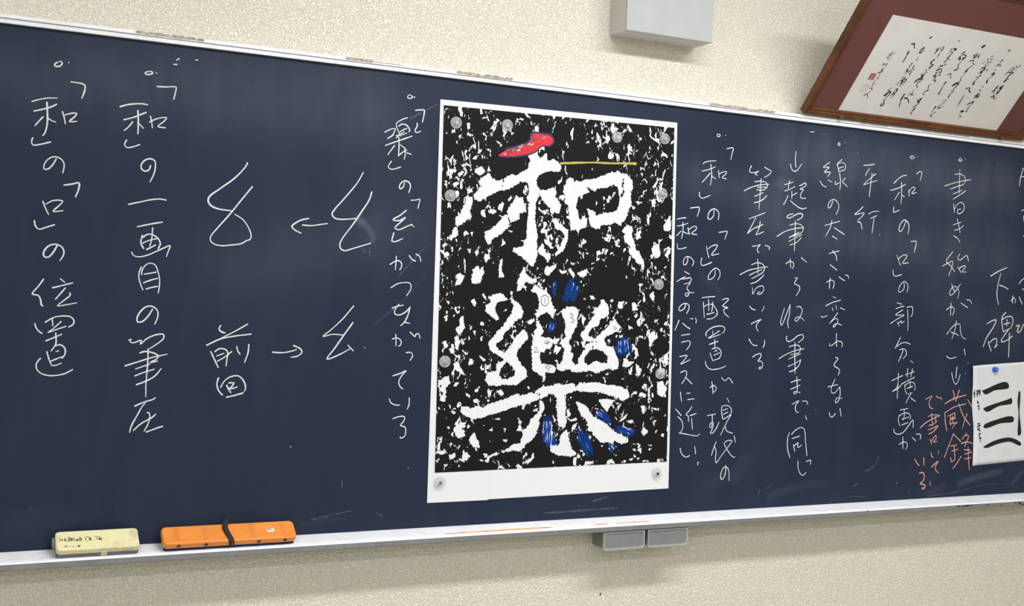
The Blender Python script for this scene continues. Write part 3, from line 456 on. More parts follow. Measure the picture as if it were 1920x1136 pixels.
WHITE_SHAPES = '54,2023 122,2055 119,2035 136,2018 177,2050 183,2007 228,2018 270,1988 271,1960 248,1949 206,1949 165,1939 132,1918 119,1895 126,1866 144,1838 137,1800 122,1770 120,1718 121,1663 128,1630 137,1609 137,1559 143,1484 124,1424 112,1416 49,1465 -6,1495 -6,1513 46,1523 73,1561 71,1605 73,1657 75,1715 77,1767 63,1795 78,1840 68,1876 23,1877 -9,1856 -56,1827 -76,1826 -120,1812 -167,1787 -217,1754 -249,1763 -254,1788 -220,1830 -189,1854 -118,1873 -83,1887 -31,1916 -7,1907 29,1935 65,1949 68,1979 79,2002;-296,1771 -261,1777 -260,1744 -270,1711 -277,1679 -283,1653 -317,1626 -348,1610 -360,1617 -354,1660 -328,1690 -317,1719 -303,1742;-367,1602 -344,1600 -338,1564 -361,1549 -383,1533 -400,1550 -373,1570;-294,1814 -263,1823 -266,1801 -289,1785;-228,1940 -217,1945 -192,1922 -207,1903 -230,1890 -255,1910 -255,1924;-214,1877 -172,1913 -155,1892 -126,1873 -189,1846 -220,1833 -233,1861;-2,1805 14,1792 43,1794 44,1761 61,1744 63,1715 18,1705 27,1676 -28,1651 -53,1700 -44,1733 -17,1768;-59,1696 -35,1654 -40,1628 -67,1597 -94,1581 -137,1554 -144,1532 -152,1524 -164,1527 -185,1566 -182,1587 -140,1615 -112,1635 -78,1680;144,1841 181,1844 222,1862 244,1845 237,1815 263,1791 281,1766 274,1735 258,1716 241,1726 221,1702 211,1746 172,1773 158,1802 141,1815;-384,1836 -346,1856 -345,1835 -372,1819;-355,1891 -321,1915 -321,1897 -343,1878;-215,1701 -199,1712 -183,1699 -182,1670 -206,1683;-171,1703 -148,1719 -116,1711 -119,1692 -155,1694;-112,1733 -81,1760 -73,1753 -87,1705 -104,1719;-308,1577 -297,1595 -273,1579 -303,1559;-367,1801 -344,1803 -336,1789 -354,1763;158,1699 171,1696 160,1658;226,1692 259,1690 269,1653 244,1641;-431,1850 -411,1848 -423,1836;-424,1882 -406,1898 -397,1877;154,1617 182,1641 187,1612 167,1603;-39,1606 -14,1604 -22,1596;-265,1586 -249,1587 -256,1562;313,1924 330,1918 344,1927 361,1898 373,1914 395,1904 428,1922 471,1925 523,1944 566,1963 600,1977 618,1974 635,1987 662,1974 689,1976 716,1959 735,1941 746,1900 729,1872 737,1811 725,1776 717,1756 705,1717 675,1692 680,1674 631,1690 596,1673 543,1673 536,1650 505,1648 470,1669 459,1702 458,1732 444,1758 461,1759 479,1741 511,1720 549,1738 602,1745 641,1759 653,1790 658,1821 650,1859 644,1892 612,1905 569,1883 525,1880 487,1858 456,1875 430,1884 461,1857 419,1835 407,1808 393,1833 382,1799 375,1764 389,1735 400,1691 446,1701 448,1660 406,1639 394,1612 380,1637 347,1628 340,1687 318,1701 330,1717 324,1768 297,1785 309,1812 291,1841 294,1867 305,1894;694,1667 716,1680 747,1674 753,1659 749,1628 769,1583 775,1552 800,1515 832,1493 834,1463 793,1461 769,1490 727,1531 748,1555 702,1583 692,1617 705,1629 682,1643;1008,1763 991,1735 974,1714 961,1686 967,1659 995,1661 1013,1670;269,1665 299,1648 330,1631 331,1590 322,1552 305,1510 251,1482 251,1496 279,1524 294,1569 310,1596 296,1618 262,1631 245,1637;557,1602 590,1604 591,1585 574,1580;548,1825 556,1833 563,1822 552,1814;580,1831 593,1843 602,1832 615,1852 621,1849 602,1829 590,1813 577,1800 572,1815;503,1803 512,1792 504,1780;549,1791 560,1795 556,1780;552,1765 559,1773 559,1758;728,1799 769,1783 752,1770;763,1824 809,1816 777,1806;877,1909 911,1970 916,1955 896,1907;883,1883 914,1904 911,1869;871,1839 903,1842 896,1798 878,1797;918,1924 946,1911 924,1890;821,1952 839,1945 840,1926;792,1988 806,1981 802,1965;944,1747 954,1736 940,1735;423,1734 442,1712 433,1712;415,1722 446,1705 444,1664 409,1669;149,1528 173,1548 192,1505 218,1473 211,1443 189,1475 146,1491;195,1423 220,1421 266,1438 262,1419 214,1369 193,1379;25,1335 45,1362 56,1399 71,1411 77,1378 115,1350 140,1355 145,1336 116,1321 75,1334 48,1285 24,1277 27,1310;-345,1354 -319,1365 -291,1349 -312,1305 -347,1296 -337,1332;-241,1394 -214,1409 -206,1384 -187,1403 -177,1375 -199,1316 -222,1308 -246,1314 -251,1339;-277,1493 -261,1493 -264,1464;-177,1472 -146,1470 -149,1448 -168,1426 -180,1436;-88,1444 -69,1452 -74,1394 -56,1351 -88,1349;-148,1242 -93,1262 -61,1263 -31,1231 -91,1211 -109,1169 -161,1169 -131,1217;-378,1502 -363,1502 -369,1474;-419,1468 -393,1476 -380,1459 -411,1443;-237,1477 -222,1499 -213,1481 -224,1459;-73,1561 -56,1536 -80,1524;-184,1255 -169,1256 -155,1217 -168,1231;165,1344 194,1349 195,1331;-254,1217 -227,1229 -218,1211 -225,1186;59,1311 84,1308 85,1279;251,1585 268,1583 265,1545 252,1560;180,1574 206,1565 232,1551 215,1535 185,1552;-434,1354 -410,1344 -418,1336;-433,1421 -418,1432 -424,1404;-167,1498 -147,1506 -142,1481;-429,1510 -399,1526 -402,1508 -424,1496;901,1578 938,1588 940,1545 954,1526 924,1498 895,1520 884,1554;1008,1572 1018,1545 997,1505 978,1523 995,1552;395,1391 463,1416 460,1382 427,1369;280,1405 331,1403 306,1380;339,1407 356,1419 388,1375 375,1367;418,1564 430,1588 448,1570 431,1554;883,1287 909,1307 922,1237 893,1264;673,1241 713,1243 697,1204 675,1203;767,1240 794,1237 810,1193 769,1192;487,1270 518,1263 518,1248 492,1247;620,1244 641,1252 634,1229;807,1346 834,1351 818,1311;932,1420 954,1429 937,1405;521,1479 539,1484 531,1464;715,1388 738,1385 721,1369;762,1440 780,1445 772,1425;515,1520 541,1525 551,1503 525,1498;558,1541 571,1546 568,1515 551,1503;445,1250 458,1250 454,1231;484,1428 502,1429 494,1414;555,1602 590,1604 591,1581 574,1584;419,1354 436,1347 428,1339;110,1283 137,1321 159,1304 201,1287 232,1258 245,1229 246,1221 260,1188 277,1185 265,1162 258,1129 236,1154 215,1165 182,1153 162,1137 158,1111 180,1097 194,1068 202,1061 183,1031 254,1024 259,1006 252,968 223,964 211,946 182,942 184,908 193,882 239,879 273,872 283,850 275,831 216,831 222,805 218,782 206,782 205,812 184,816 162,834 132,852 136,860 133,926 127,974 138,1011 140,1059 156,1078 149,1144 140,1155 164,1178 162,1233 148,1270;-13,1272 -1,1276 -3,1236 35,1215 56,1197 70,1157 58,1135 23,1112 -4,1079 -44,1045 -50,1016 -93,982 -72,957 -39,936 -12,965 15,1002 42,1043 74,1067 91,1055 109,1018 81,999 65,977 45,958 39,925 52,896 74,871 103,849 104,834 109,808 73,786 49,764 -36,764 -84,757 -124,760 -149,790 -135,833 -83,841 -85,877 -49,892 -38,906 -87,931 -120,946 -138,993 -103,1029 -88,1059 -53,1081 -30,1118 -4,1155 7,1199 -6,1214;259,1017 292,1025 289,999 273,984;-162,1198 -107,1211 -101,1167 -79,1124 -95,1113 -128,1141 -161,1159;-309,1126 -290,1134 -280,1080 -297,1033 -313,1036 -337,1065 -311,1083;-408,989 -389,1003 -372,968 -391,957;-354,982 -338,975 -332,922 -360,939;-300,1012 -276,990 -287,972;-336,1022 -316,1019 -319,993 -335,993;-338,882 -307,879 -273,825 -297,825 -329,854;-251,869 -245,905 -225,905 -224,876;-191,930 -150,898 -157,887 -182,912;-402,1127 -379,1139 -389,1103;92,1110 108,1121 141,1130 142,1115 113,1099;-57,1165 -33,1180 -37,1169;-3,1038 10,1031 7,1009;-281,933 -262,940 -273,922;-186,1107 -166,1097 -169,1082 -186,1093;-187,1021 -171,1028 -178,999;-228,1067 -216,1056 -219,1027;-365,1167 -354,1189 -358,1178;-253,1088 -237,1081 -244,1070;236,953 249,946 246,924;266,954 291,958 270,939;-149,869 -117,877 -120,855;-176,847 -173,876 -155,840 -135,837 -139,822;307,1171 319,1190 348,1202 382,1206 408,1192 418,1166 407,1132 413,1098 392,1068 373,1026 359,1000 379,981 376,948 394,936 387,903 405,876 426,880 425,910 466,964 465,986 512,1010 460,1009 432,1046 469,1088 489,1119 522,1165 496,1172 559,1219 558,1249 580,1246 608,1217 618,1171 593,1148 563,1139 547,1101 508,1085 488,1062 488,1043 528,1025 562,1052 579,1071 622,1099 634,1122 648,1145 674,1119 697,1097 685,1073 650,1061 607,1041 590,1018 609,988 658,974 673,932 692,905 690,855 655,847 637,859 589,843 541,828 510,843 437,835 398,835 368,854 326,840 295,850 286,876 323,887 330,928 337,962 311,988 314,1010 338,1033 333,1059 335,1104 325,1138;723,913 741,917 765,894 796,898 774,875 739,859 721,875;765,994 787,998 815,968 822,933 804,910 795,914 803,941 788,983;884,1054 929,1082 932,1024 897,977 936,930 908,942;956,1086 984,1095 985,1071;1000,939 1027,951 1031,877 993,896;992,1122 1014,1135 1015,1111 988,1110;423,1159 440,1167 436,1148 419,1136;607,1022 638,1019 626,1004;746,1105 764,1102 778,1087 756,1083;830,1146 849,1138 836,1107;926,1144 949,1145 945,1129;674,1211 692,1215 688,1192;412,1008 425,1005 422,986;686,1047 709,1036 691,1031;810,879 829,875 844,844 822,825 812,844;779,871 788,871 781,825 768,825;740,1147 753,1144 745,1132;946,1207 960,1211 951,1199;473,1201 485,1213 495,1195;-285,624 -278,646 -250,646 -226,638 -179,652 -151,641 -132,655 -92,666 -53,680 0,691 11,705 48,713 72,705 134,720 166,731 199,753 274,760 278,767 307,771 325,764 410,771 419,752 440,777 483,775 522,779 574,775 623,763 663,761 717,752 745,736 763,725 783,694 765,686 730,667 684,694 639,702 586,718 550,722 507,722 463,726 420,730 395,722 348,707 354,677 360,632 357,595 367,561 360,527 344,520 317,535 308,566 306,603 296,640 303,670 294,696 276,708 251,712 202,686 189,682 152,671 128,657 103,657 96,628 84,628 83,653 14,636 -46,614 -114,601 -149,587 -184,580 -216,577 -248,595 -268,603;189,682 219,660 225,634 205,600 194,575 191,541 177,486 145,449 113,432 97,410 73,392 40,404 -16,391 -41,402 7,412 39,437 80,440 90,477 89,510 109,524 133,550 140,572 176,601 192,623 190,656;-420,807 -362,807 -353,772 -375,747 -376,675 -407,679 -409,725 -421,754;-324,532 -278,563 -255,559 -257,520 -252,487 -290,477 -314,496;-228,479 -197,504 -188,475 -171,457 -162,420 -202,428 -223,454;-343,625 -312,617 -327,603;-216,681 -197,688 -176,674 -200,663;-133,681 -117,684 -116,670;-75,731 -47,739 -30,717 -50,702;-93,575 -45,582 -48,571;61,584 83,561 85,510 56,510 71,543;154,627 183,630 175,616 154,620;-210,728 -199,739 -176,761 -190,724;107,757 128,749 120,738;-329,850 -290,854 -265,815 -293,822;-118,517 -95,528 -90,513;-26,523 -10,526 -17,504;-246,545 -222,537 -238,526;-359,536 -344,546 -347,528;-323,800 -300,811 -311,797;-271,779 -260,779 -263,768;-334,503 -319,510 -326,481;-159,543 -143,543 -151,536;423,666 436,669 497,639 516,608 539,585 575,566 624,542 666,507 698,487 775,455 776,432 732,421 687,441 683,422 634,435 594,432 562,463 540,475 539,494 499,506 511,529 492,567 461,586 442,616 437,639;570,676 605,683 685,675 650,652 630,607 608,622;837,697 849,721 886,709 883,689;898,744 912,744 912,650 902,658;961,779 998,782 1028,736 1002,689 964,712;853,639 885,643 886,612 869,589;922,627 977,626 978,611;708,552 769,598 744,559;757,555 802,562 808,539 780,543;860,488 882,515 910,491 884,464;857,748 874,775 884,759 867,728;376,561 431,579 428,556;411,538 441,549 404,496 399,512;940,549 962,556 946,517;999,470 1022,473 1014,446;956,490 974,497 961,478;695,641 722,652 697,610;791,713 818,721 787,694;720,798 742,806 724,790;485,824 494,824 486,801;507,824 520,813 512,809;607,824 642,832 617,817;771,859 784,860 773,817 768,821;811,860 848,860 845,825 823,806;-120,368 -61,399 -57,385 -100,368 -111,339 -131,343 -120,361 -145,391 -113,390;-269,347 -260,412 -220,382 -238,353;-345,385 -314,399 -294,377 -336,364;-404,408 -373,415 -357,400 -391,387;100,332 149,357 164,390 170,356 134,328;-42,315 -26,322 -11,303 -37,304;-2,336 19,328 23,313;-421,362 -402,369 -409,344;-227,465 -195,457 -202,436 -222,443;-172,362 -135,350 -151,347;60,315 76,333 81,311;-374,332 -347,339 -358,325;-409,455 -383,472 -386,454;280,327 296,341 293,327;-28,464 1,464 -7,449;-347,446 -328,453 -335,428;-289,337 -272,322 -284,322;-116,455 -84,462 -100,455;370,512 384,463 409,398 435,379 428,360 389,361 350,366 320,367 273,391 258,451 288,435 314,420 326,430 325,464 341,490;423,357 416,334 421,308 438,307 437,352;440,364 453,375 467,355 450,348;494,328 550,330 547,311 495,309;634,324 678,338 692,311 639,308;754,328 767,332 768,312 746,309;786,331 812,338 804,315;1001,325 1019,328 1020,312;810,388 832,395 824,372;837,388 869,395 865,367;919,393 938,389 920,378;804,419 849,422 845,415;914,413 941,412 937,405;685,365 708,356 695,353;590,417 612,416 604,405;275,335 296,341 293,323;820,357 834,353 826,341;840,337 858,341 854,329;1003,473 1021,477 1018,454;881,320 918,323 914,312;350,1339 367,1347 379,1328 409,1314 400,1290 386,1255 323,1253;249,1331 264,1333 265,1274 250,1273;241,1111 266,1106 258,1067 233,1063 230,1087;682,1012 711,1019 739,1022 757,989 756,958 710,942 692,948 674,969;220,560 270,559 280,484 312,445 272,440 249,428 224,456 218,515;452,487 469,493 497,471 520,437 532,388 502,374 480,399 446,460;582,624 622,596 642,556 624,550 566,594;700,520 753,523 812,497 774,467 715,493;647,421 701,408 667,378 652,394'
BLACK_SHAPES = '-59,841 -44,870 -17,888 12,870 30,841 31,819 23,812 -17,793 -45,797 -63,822;464,907 480,937 505,960 540,968 584,954 621,920 618,889 578,889 534,900 500,873 469,888;673,1940 682,1941 678,1906 689,1869 673,1837 664,1841 678,1872 668,1906;447,1732 456,1732 463,1665 452,1664;667,1867 681,1861 668,1837 662,1840;516,1010 522,1010 522,968 516,968;538,1014 542,1014 541,991;-59,1700 -51,1700 -29,1654 -36,1650;-89,1846 -85,1847 -78,1829 -86,1829;-86,1879 -78,1876 -82,1865 -86,1865;133,727 188,716 191,686 185,690 184,712 138,721;-269,534 -257,530 -261,520 -273,524;-419,800 -397,807 -396,793 -415,789;-414,754 -405,764 -408,743;-405,729 -389,722 -397,707;132,557 153,568 141,549;410,771 418,771 417,749 411,749;682,441 689,441 687,422 682,422'
SOLID_ZONES = [(-87, 2289, 89), (-408, 2054, 43), (-242, 2176, 46), (25, 2121, 58), (-13, 1972, 62), (177, 2039, 35), (264, 2166, 58), (412, 1992, 128), (573, 1982, 46), (967, 2153, 35), (698, 2175, 39), (530, 1967, 78), (-52, 1936, 101), (175, 1892, 58), (-107, 1784, 54), (-8, 1845, 46), (-407, 1632, 43), (-401, 1596, 31), (-224, 1747, 35), (-142, 1673, 46), (29, 1650, 46), (172, 1766, 23), (-238, 1606, 50), (-89, 1567, 46), (371, 1659, 16), (265, 1746, 46), (537, 1828, 78), (417, 1775, 46), (609, 1780, 54), (718, 1722, 23), (806, 1781, 46), (758, 1843, 23), (925, 1668, 58), (984, 1796, 31), (365, 1603, 39), (-168, 1332, 101), (-261, 1285, 78), (-13, 1476, 62), (-31, 1421, 35), (169, 1455, 35), (79, 1224, 66), (-302, 1248, 39), (230, 1391, 39), (-83, 1310, 78), (-234, 1401, 23), (356, 1501, 39), (602, 1334, 101), (736, 1339, 78), (641, 1450, 43), (874, 1286, 23), (649, 1279, 58), (513, 1577, 62), (852, 1556, 46), (323, 1287, 78), (499, 1300, 50), (947, 1281, 31), (-50, 1187, 58), (-239, 1149, 93), (-384, 1060, 70), (-282, 1037, 23), (-74, 1008, 23), (-193, 977, 62), (100, 933, 58), (126, 1085, 31), (102, 1165, 46), (-55, 1125, 46), (228, 1057, 39), (208, 1131, 35), (238, 909, 43), (-247, 847, 39), (-375, 846, 31), (-405, 1024, 39), (-98, 1088, 31), (294, 1088, 39), (410, 1061, 46), (415, 937, 46), (568, 1113, 23), (743, 1163, 43), (708, 951, 35), (861, 968, 43), (979, 985, 50), (971, 1157, 31), (777, 1014, 23), (446, 1227, 70), (541, 938, 46), (577, 919, 31), (647, 1019, 27), (770, 1079, 46), (867, 926, 35), (-319, 711, 50), (-235, 667, 27), (-177, 789, 62), (106, 790, 101), (5, 746, 54), (-8, 577, 101), (-146, 510, 78), (114, 598, 46), (-372, 572, 54), (258, 633, 39), (251, 816, 39), (24, 489, 50), (486, 809, 101), (700, 836, 31), (702, 798, 62), (816, 759, 35), (415, 639, 46), (517, 680, 50), (399, 527, 23), (804, 613, 39), (975, 673, 35), (848, 558, 35), (980, 568, 31), (959, 431, 85), (829, 473, 31), (774, 694, 23), (464, 707, 58), (351, 842, 46), (1010, 528, 23), (-122, 415, 54), (-125, 488, 46), (17, 478, 39), (22, 357, 54), (207, 370, 78), (-198, 331, 46), (-78, 316, 27), (-159, 340, 31), (163, 419, 46), (-260, 315, 19), (-364, 379, 23), (655, 354, 78), (565, 394, 58), (506, 343, 23), (993, 399, 46), (724, 390, 50), (352, 336, 58), (784, 455, 50), (898, 452, 46), (973, 517, 39), (412, 425, 19), (735, 359, 31)]
PEN_MARKS = '198,1262 182,1253 176,1232 183,1210 200,1202 217,1211 224,1234 217,1254 198,1262 190,1260;199,1244 201,1216;361,1161 373,1162 380,1154 368,1142 383,1135 388,1122 378,1114 365,1114;661,1102 651,1092 653,1082 665,1081 671,1088 660,1090;146,971 160,969 161,960 145,943 174,947;221,1014 209,996 245,1000;234,1013 222,987;236,872 225,868 221,859 236,855 241,846 235,837;236,867 257,862'
RED_SHAPE = '-126,2010 -81,2039 -1,2068 59,2092 77,2115 78,2137 90,2148 139,2148 189,2146 209,2131 214,2116 196,2095 142,2086 102,2051 37,2028 -36,2014 -92,2009'
BLUE_PATCHES = [('344,1348 365,1358 381,1334 418,1317 406,1286 389,1242 310,1240', 18, 78), ('247,1338 266,1341 267,1266 248,1266', 3, 88), ('240,1117 272,1110 261,1062 230,1057 226,1087', 5, 75), ('674,1020 709,1028 745,1032 767,990 766,952 709,932 686,939 663,966', 12, 95), ('210,578 273,577 286,484 326,434 276,428 247,414 216,448 209,522', 11, 88), ('443,499 464,507 500,479 528,437 544,376 505,358 478,389 436,466', 15, 115), ('576,634 626,599 651,549 629,542 556,596', 6, 145), ('687,526 754,528 828,496 780,459 707,491', 9, 150), ('643,427 710,410 667,373 649,392', 6, 120)]
SCROLL_INK = {
 'signature': '2359,490 2342,478 2330,464;2336,480 2351,470 2367,478;2332,461 2347,460 2347,469;2325,444 2334,452 2338,435;2352,460 2355,442 2353,429;2316,384 2327,403 2332,385;2332,401 2346,396 2359,404;2351,410 2354,394 2355,377;2333,356 2345,355;2344,372 2347,352 2341,338;2323,335 2346,342 2363,349;2345,332 2346,320 2354,319 2348,307;2341,306 2343,297 2353,296;2335,282 2340,281;2334,283 2340,282;2328,260 2341,267 2344,252 2339,237;2334,244 2344,246;2333,225 2349,227;2351,227 2353,204 2339,186 2319,170;2336,186 2350,168 2363,153',
 'sun': '2449,556 2467,562 2473,550 2481,540 2491,534;2461,507 2464,473 2465,432;2558,548 2547,532 2546,509;2559,547 2565,529 2557,509 2545,510;2555,475 2560,476;2557,456 2561,460;2534,430 2541,430;2526,413 2543,422;2534,409 2534,393 2530,380;2531,377 2550,370 2554,380;2538,387 2535,371 2534,353;2567,420 2562,391 2554,370;2578,399 2573,379 2570,354;2523,328 2551,333 2537,323;2554,332 2538,307 2521,289 2526,270;2531,306 2569,321 2568,295 2558,272 2540,271;2545,302 2547,282;2544,308 2552,286 2546,279;2559,303 2543,288;2493,250 2490,235 2477,227;2491,239 2490,219 2474,187 2485,188 2494,219 2506,217 2508,198 2500,177;2543,250 2530,237;2544,249 2549,220 2545,189;2532,234 2530,204 2528,190;2538,225 2532,217;2537,215 2533,204;2535,179 2539,179;2500,177 2496,159 2496,149 2509,134 2506,117 2490,115 2488,127 2498,129;2623,217 2624,175 2646,117;2643,188 2661,192 2679,182 2698,161',
 'heart': '2657,550 2660,549;2671,557 2668,534 2667,518;2705,520 2700,500 2699,505;2692,480 2680,465 2686,447 2714,444;2706,435 2689,421 2694,414 2701,415;2680,405 2682,384 2684,365;2693,384 2698,385;2658,365 2666,374;2683,366 2680,354 2668,366 2675,341;2646,307 2658,332 2694,340 2685,326;2675,334 2652,314;2677,358 2677,342 2685,363;2646,307 2655,331 2694,339 2683,323 2668,308;2673,305 2670,288;2677,316 2673,295 2694,275;2679,259 2675,242 2683,227;2659,212 2670,228 2682,216 2695,225 2697,217;2748,193 2752,192;2760,199 2765,198;2776,205 2774,188 2758,179 2772,180 2777,167 2767,149 2750,135;2771,133 2767,105 2764,91 2774,83;2671,575 2669,548 2666,519;2656,550 2659,549;2701,575 2684,560 2693,548 2705,553;2704,573 2706,547 2699,512 2701,498',
 'art': '2770,559 2772,568;2782,568 2791,572 2809,570 2801,558;2764,533 2778,547 2798,546 2793,532 2789,514 2784,500 2807,498;2790,497 2784,482 2779,473;2792,456 2801,462;2761,426 2774,447 2787,445;2765,449 2782,448;2756,411 2774,419 2793,427;2763,395 2776,405 2801,398 2798,419;2801,415 2801,387 2798,380 2815,382;2765,376 2773,398;2762,368 2780,378;2775,356 2786,368;2786,340 2797,345 2797,331;2778,375 2758,366 2790,370;2784,363 2781,339 2798,348 2798,332;2788,314 2770,301 2778,286 2784,266 2769,254 2768,234 2787,235;2794,268 2783,263',
 'self': '2891,571 2880,561;2873,548 2886,559;2899,547 2876,533 2869,510;2877,526 2888,504;2894,543 2917,539 2917,522 2904,513;2905,527 2907,503 2904,485 2903,464 2916,452 2909,434 2893,431;2866,393 2886,404 2895,386 2913,373;2888,343 2887,307 2886,273;2888,345 2887,300 2892,250;3000,372 2984,348 2964,342;2969,346 2958,322 2971,332 2979,344 2999,340;3003,347 2993,325 2981,301;2973,288 2995,294 2989,274 2983,248 2986,233;2952,211 2981,220 2977,199 2957,175 2956,153 2977,159 2989,174;2931,163 2926,149 2938,158 2927,131 2937,114;2957,124 2949,106 2931,98 2938,88 2951,88',
 'kaku': '2976,547 2995,565 2997,547 2988,532;2982,545 2982,555;3019,539 3014,560;2970,507 3000,516 3004,499 3026,492;3026,492 3008,472 2991,445 2987,423;2986,425 3001,443 2998,414 2989,388 2988,377 3001,372 2986,352 2969,336;2974,347 2960,320;2976,344 2995,346;3002,347 2995,318 2985,298;3083,316 3110,327 3114,308 3135,298;3099,275 3103,233 3105,188;3210,238 3190,219 3172,205;3210,238 3211,214 3204,194;3208,228 3223,232;3195,223 3181,214;3205,193 3199,179 3210,180 3198,156 3215,157;3174,161 3155,151 3183,155 3167,141 3170,123 3190,111 3175,101 3178,89',
 'always': '3115,560 3133,569;3103,544 3104,537;3125,542 3143,548;3079,504 3096,521;3110,524 3149,528 3132,517;3132,517 3115,501 3119,490 3141,500 3141,508;3130,492 3111,479 3094,466;3115,479 3129,474 3127,463 3112,451;3151,470 3156,465;3101,435 3119,452 3124,435;3102,403 3120,413 3135,425;3122,409 3118,387 3108,368 3113,383;3114,376 3115,369 3120,352;3082,318 3113,327 3114,315 3125,303;3205,348 3213,349;3206,349 3212,349;3200,321 3211,322 3210,313;3195,260 3196,289 3216,297 3226,278 3213,262;3201,282 3205,261;3210,287 3213,273;3115,351 3118,370',
 'thought': '3230,553 3221,543 3224,523;3196,505 3218,515 3240,514 3237,507;3215,518 3222,505;3218,477 3223,476;3226,461 3215,443 3213,439 3233,453 3228,431 3212,403 3221,372;3209,400 3221,376',
 'study': '3345,521 3337,488 3326,453;3360,513 3360,481 3342,471 3385,482;3361,506 3361,484;3368,525 3385,520;3400,536 3391,517;3380,505 3388,502;3382,480 3368,460 3359,434 3376,429;3365,431 3355,412 3357,403 3368,417;3335,369 3325,357 3327,331;3373,378 3364,362 3368,340;3336,369 3321,360 3343,348;3329,361 3322,342 3312,322;3324,335 3339,307;3371,379 3356,365 3362,347;3372,378 3371,352 3360,310;3362,347 3368,355;3355,328 3366,336;3360,310 3369,315;3331,284 3352,298 3358,280 3367,274 3384,285'}
SHEET_OUTLINE = '3476,889 3679,903 4428,945 4470,250 3719,218 3520,208 3523,335 3523,467 3502,615 3496,762 3484,850'
SHEET_BRUSH = '3586,719 3810,780 3842,762 3843,739 3709,721 3623,694;3606,596 3638,610 3858,664 3871,670 3883,634 3757,613 3640,575;3616,473 3625,487 3752,523 3865,542 3903,533 3904,506 3774,493 3652,463 3626,464;3621,333 3638,343 3739,378 3864,394 3938,378 3988,350 3981,335 3876,364 3762,352 3650,326;3940,709 3950,718 3959,701 3959,566 3981,415 3963,404 3952,411 3949,566 3936,634'
SHEET_NOTE = '3520,725 3508,700;3517,711 3518,674;3535,718 3558,719;3547,718 3534,699 3556,703;3545,692 3544,679;3558,714 3557,699;3569,725 3571,688;3547,648 3560,633;3553,615 3571,618 3560,603 3571,591;3560,493 3578,496 3570,474;3554,474 3590,481;3559,452 3575,463 3582,441;3562,460 3587,444;3567,423 3593,429 3578,411 3589,400;3582,393 3601,396 3588,382 3601,370'
SMUDGES_AND_BANDS = [('-896,1614 -864,1600 -834,1563 -809,1528 -817,1509', 14, 0.1), ('-902,1625 -878,1599', 22, 0.1), ('1771,1995 1810,2021 1864,2018', 26, 0.055), ('1817,1975 1893,2021', 18, 0.06), ('2143,2073 2297,2034 2381,2091', 34, 0.02), ('3423,92 3570,127 3797,159', 22, 0.1), ('3931,76 4006,148', 18, 0.06), ('3277,76 3135,32', 22, 0.04), ('1264,1402 1364,1342 1386,1279', 20, 0.025), ('-2476,123 -2386,143 -2271,149', 60, 0.02), ('1999,1165 2334,1308', 40, 0.015), ('1361,173 1556,215 1631,310', 50, 0.02), ('-1153,52 -930,81', 10, 0.03), ('1805,74 2051,131 2264,139', 24, 0.03), ('518,2491 767,2489', 40, 0.02), ('1864,2183 2829,2160 3708,2120', 190, 0.1), ('1762,1749 3736,1645', 180, 0.07), ('1160,1997 1756,1879', 130, 0.045), ('3110,1332 3869,1134', 130, 0.04), ('-2561,2169 -2029,2205 -837,2174', 170, 0.055), ('-1496,1347 -667,1578', 170, 0.036), ('-1127,2333 -843,2338', 60, 0.015), ('2691,1319 2964,1398 3340,1555', 60, 0.012), ('3521,1853 3728,1792', 50, 0.012)]  # chalk smudges plus wide bands that pale the upper and right board
MAGNETS = [('core_pale', 'clear round magnet at the top left corner of the poster', -376, 2162), ('core_pale', 'second clear magnet along the poster top, beside the left corner one', -74, 2178), ('core_pale', 'third clear magnet along the poster top, above the yellow line', 621, 2176), ('core_pale', 'clear round magnet at the top right corner of the poster', 943, 2196), ('core_pale', 'upper clear magnet on the left poster edge, level with the first character', -394, 1773), ('core_pale', 'clear magnet on the right poster edge beside the first character', 941, 1877), ('core_pale', 'clear magnet halfway down the right poster edge', 940, 1349), ('core_pale', 'clear magnet on the left poster edge, level with the second character', -390, 889), ('core_pale', 'lower clear magnet on the right poster edge, beside the second character', 975, 829), ('core_brown', 'clear magnet with a brown core in the white bottom left margin', -394, 242), ('core_dark', 'clear magnet with a black core in the white bottom right margin', 978, 244)]

# ------------------------------------------------------------------ the room
X0, X1, YB = -4.2, 5.2, -8.0
struct('wall_front', box(X0, X1, 0.03, 0.18, FLOOR, CEIL), 'wall')
struct('floor', box(X0, X1, YB, 0.18, FLOOR-0.1, FLOOR), 'floor')
struct('ceiling', box(X0, X1, YB, 0.18, CEIL, CEIL+0.1), 'ceil')
struct('wall_left', box(X0-0.1, X0, YB, 0.18, FLOOR, CEIL), 'wall')
struct('wall_right', box(X1, X1+0.1, YB, 0.18, FLOOR, CEIL), 'wall')
struct('wall_back', box(X0, X1, YB-0.1, YB, FLOOR, CEIL), 'wall')

# ------------------------------------------------------------------ the blackboard
BX0, BX1 = -1.62, 2.42
BT = 1.1985
board = thing('blackboard', 'wide navy blackboard covered in chalk writing, with white aluminium edges', 'blackboard', (0.4, 0.0, 0.0))
def bpart(name, bm, m, parent=board, **k):
    o = obj(name, bm, m, parent, **k)
    o.matrix_parent_inverse = Matrix.Identity(4)
    p = parent; off = Vector((0, 0, 0))
    while p: off += p.location; p = p.parent
    o.data.transform(Matrix.Translation(-off))
    return o

def seg_dist(X, Z, a, b):
    ax, az = a; bx, bz = b
    dx, dz = bx-ax, bz-az; q = dx*dx+dz*dz
    t = np.clip(((X-ax)*dx+(Z-az)*dz)/q, 0, 1) if q > 0 else 0*X
    return np.hypot(X-ax-t*dx, Z-az-t*dz)

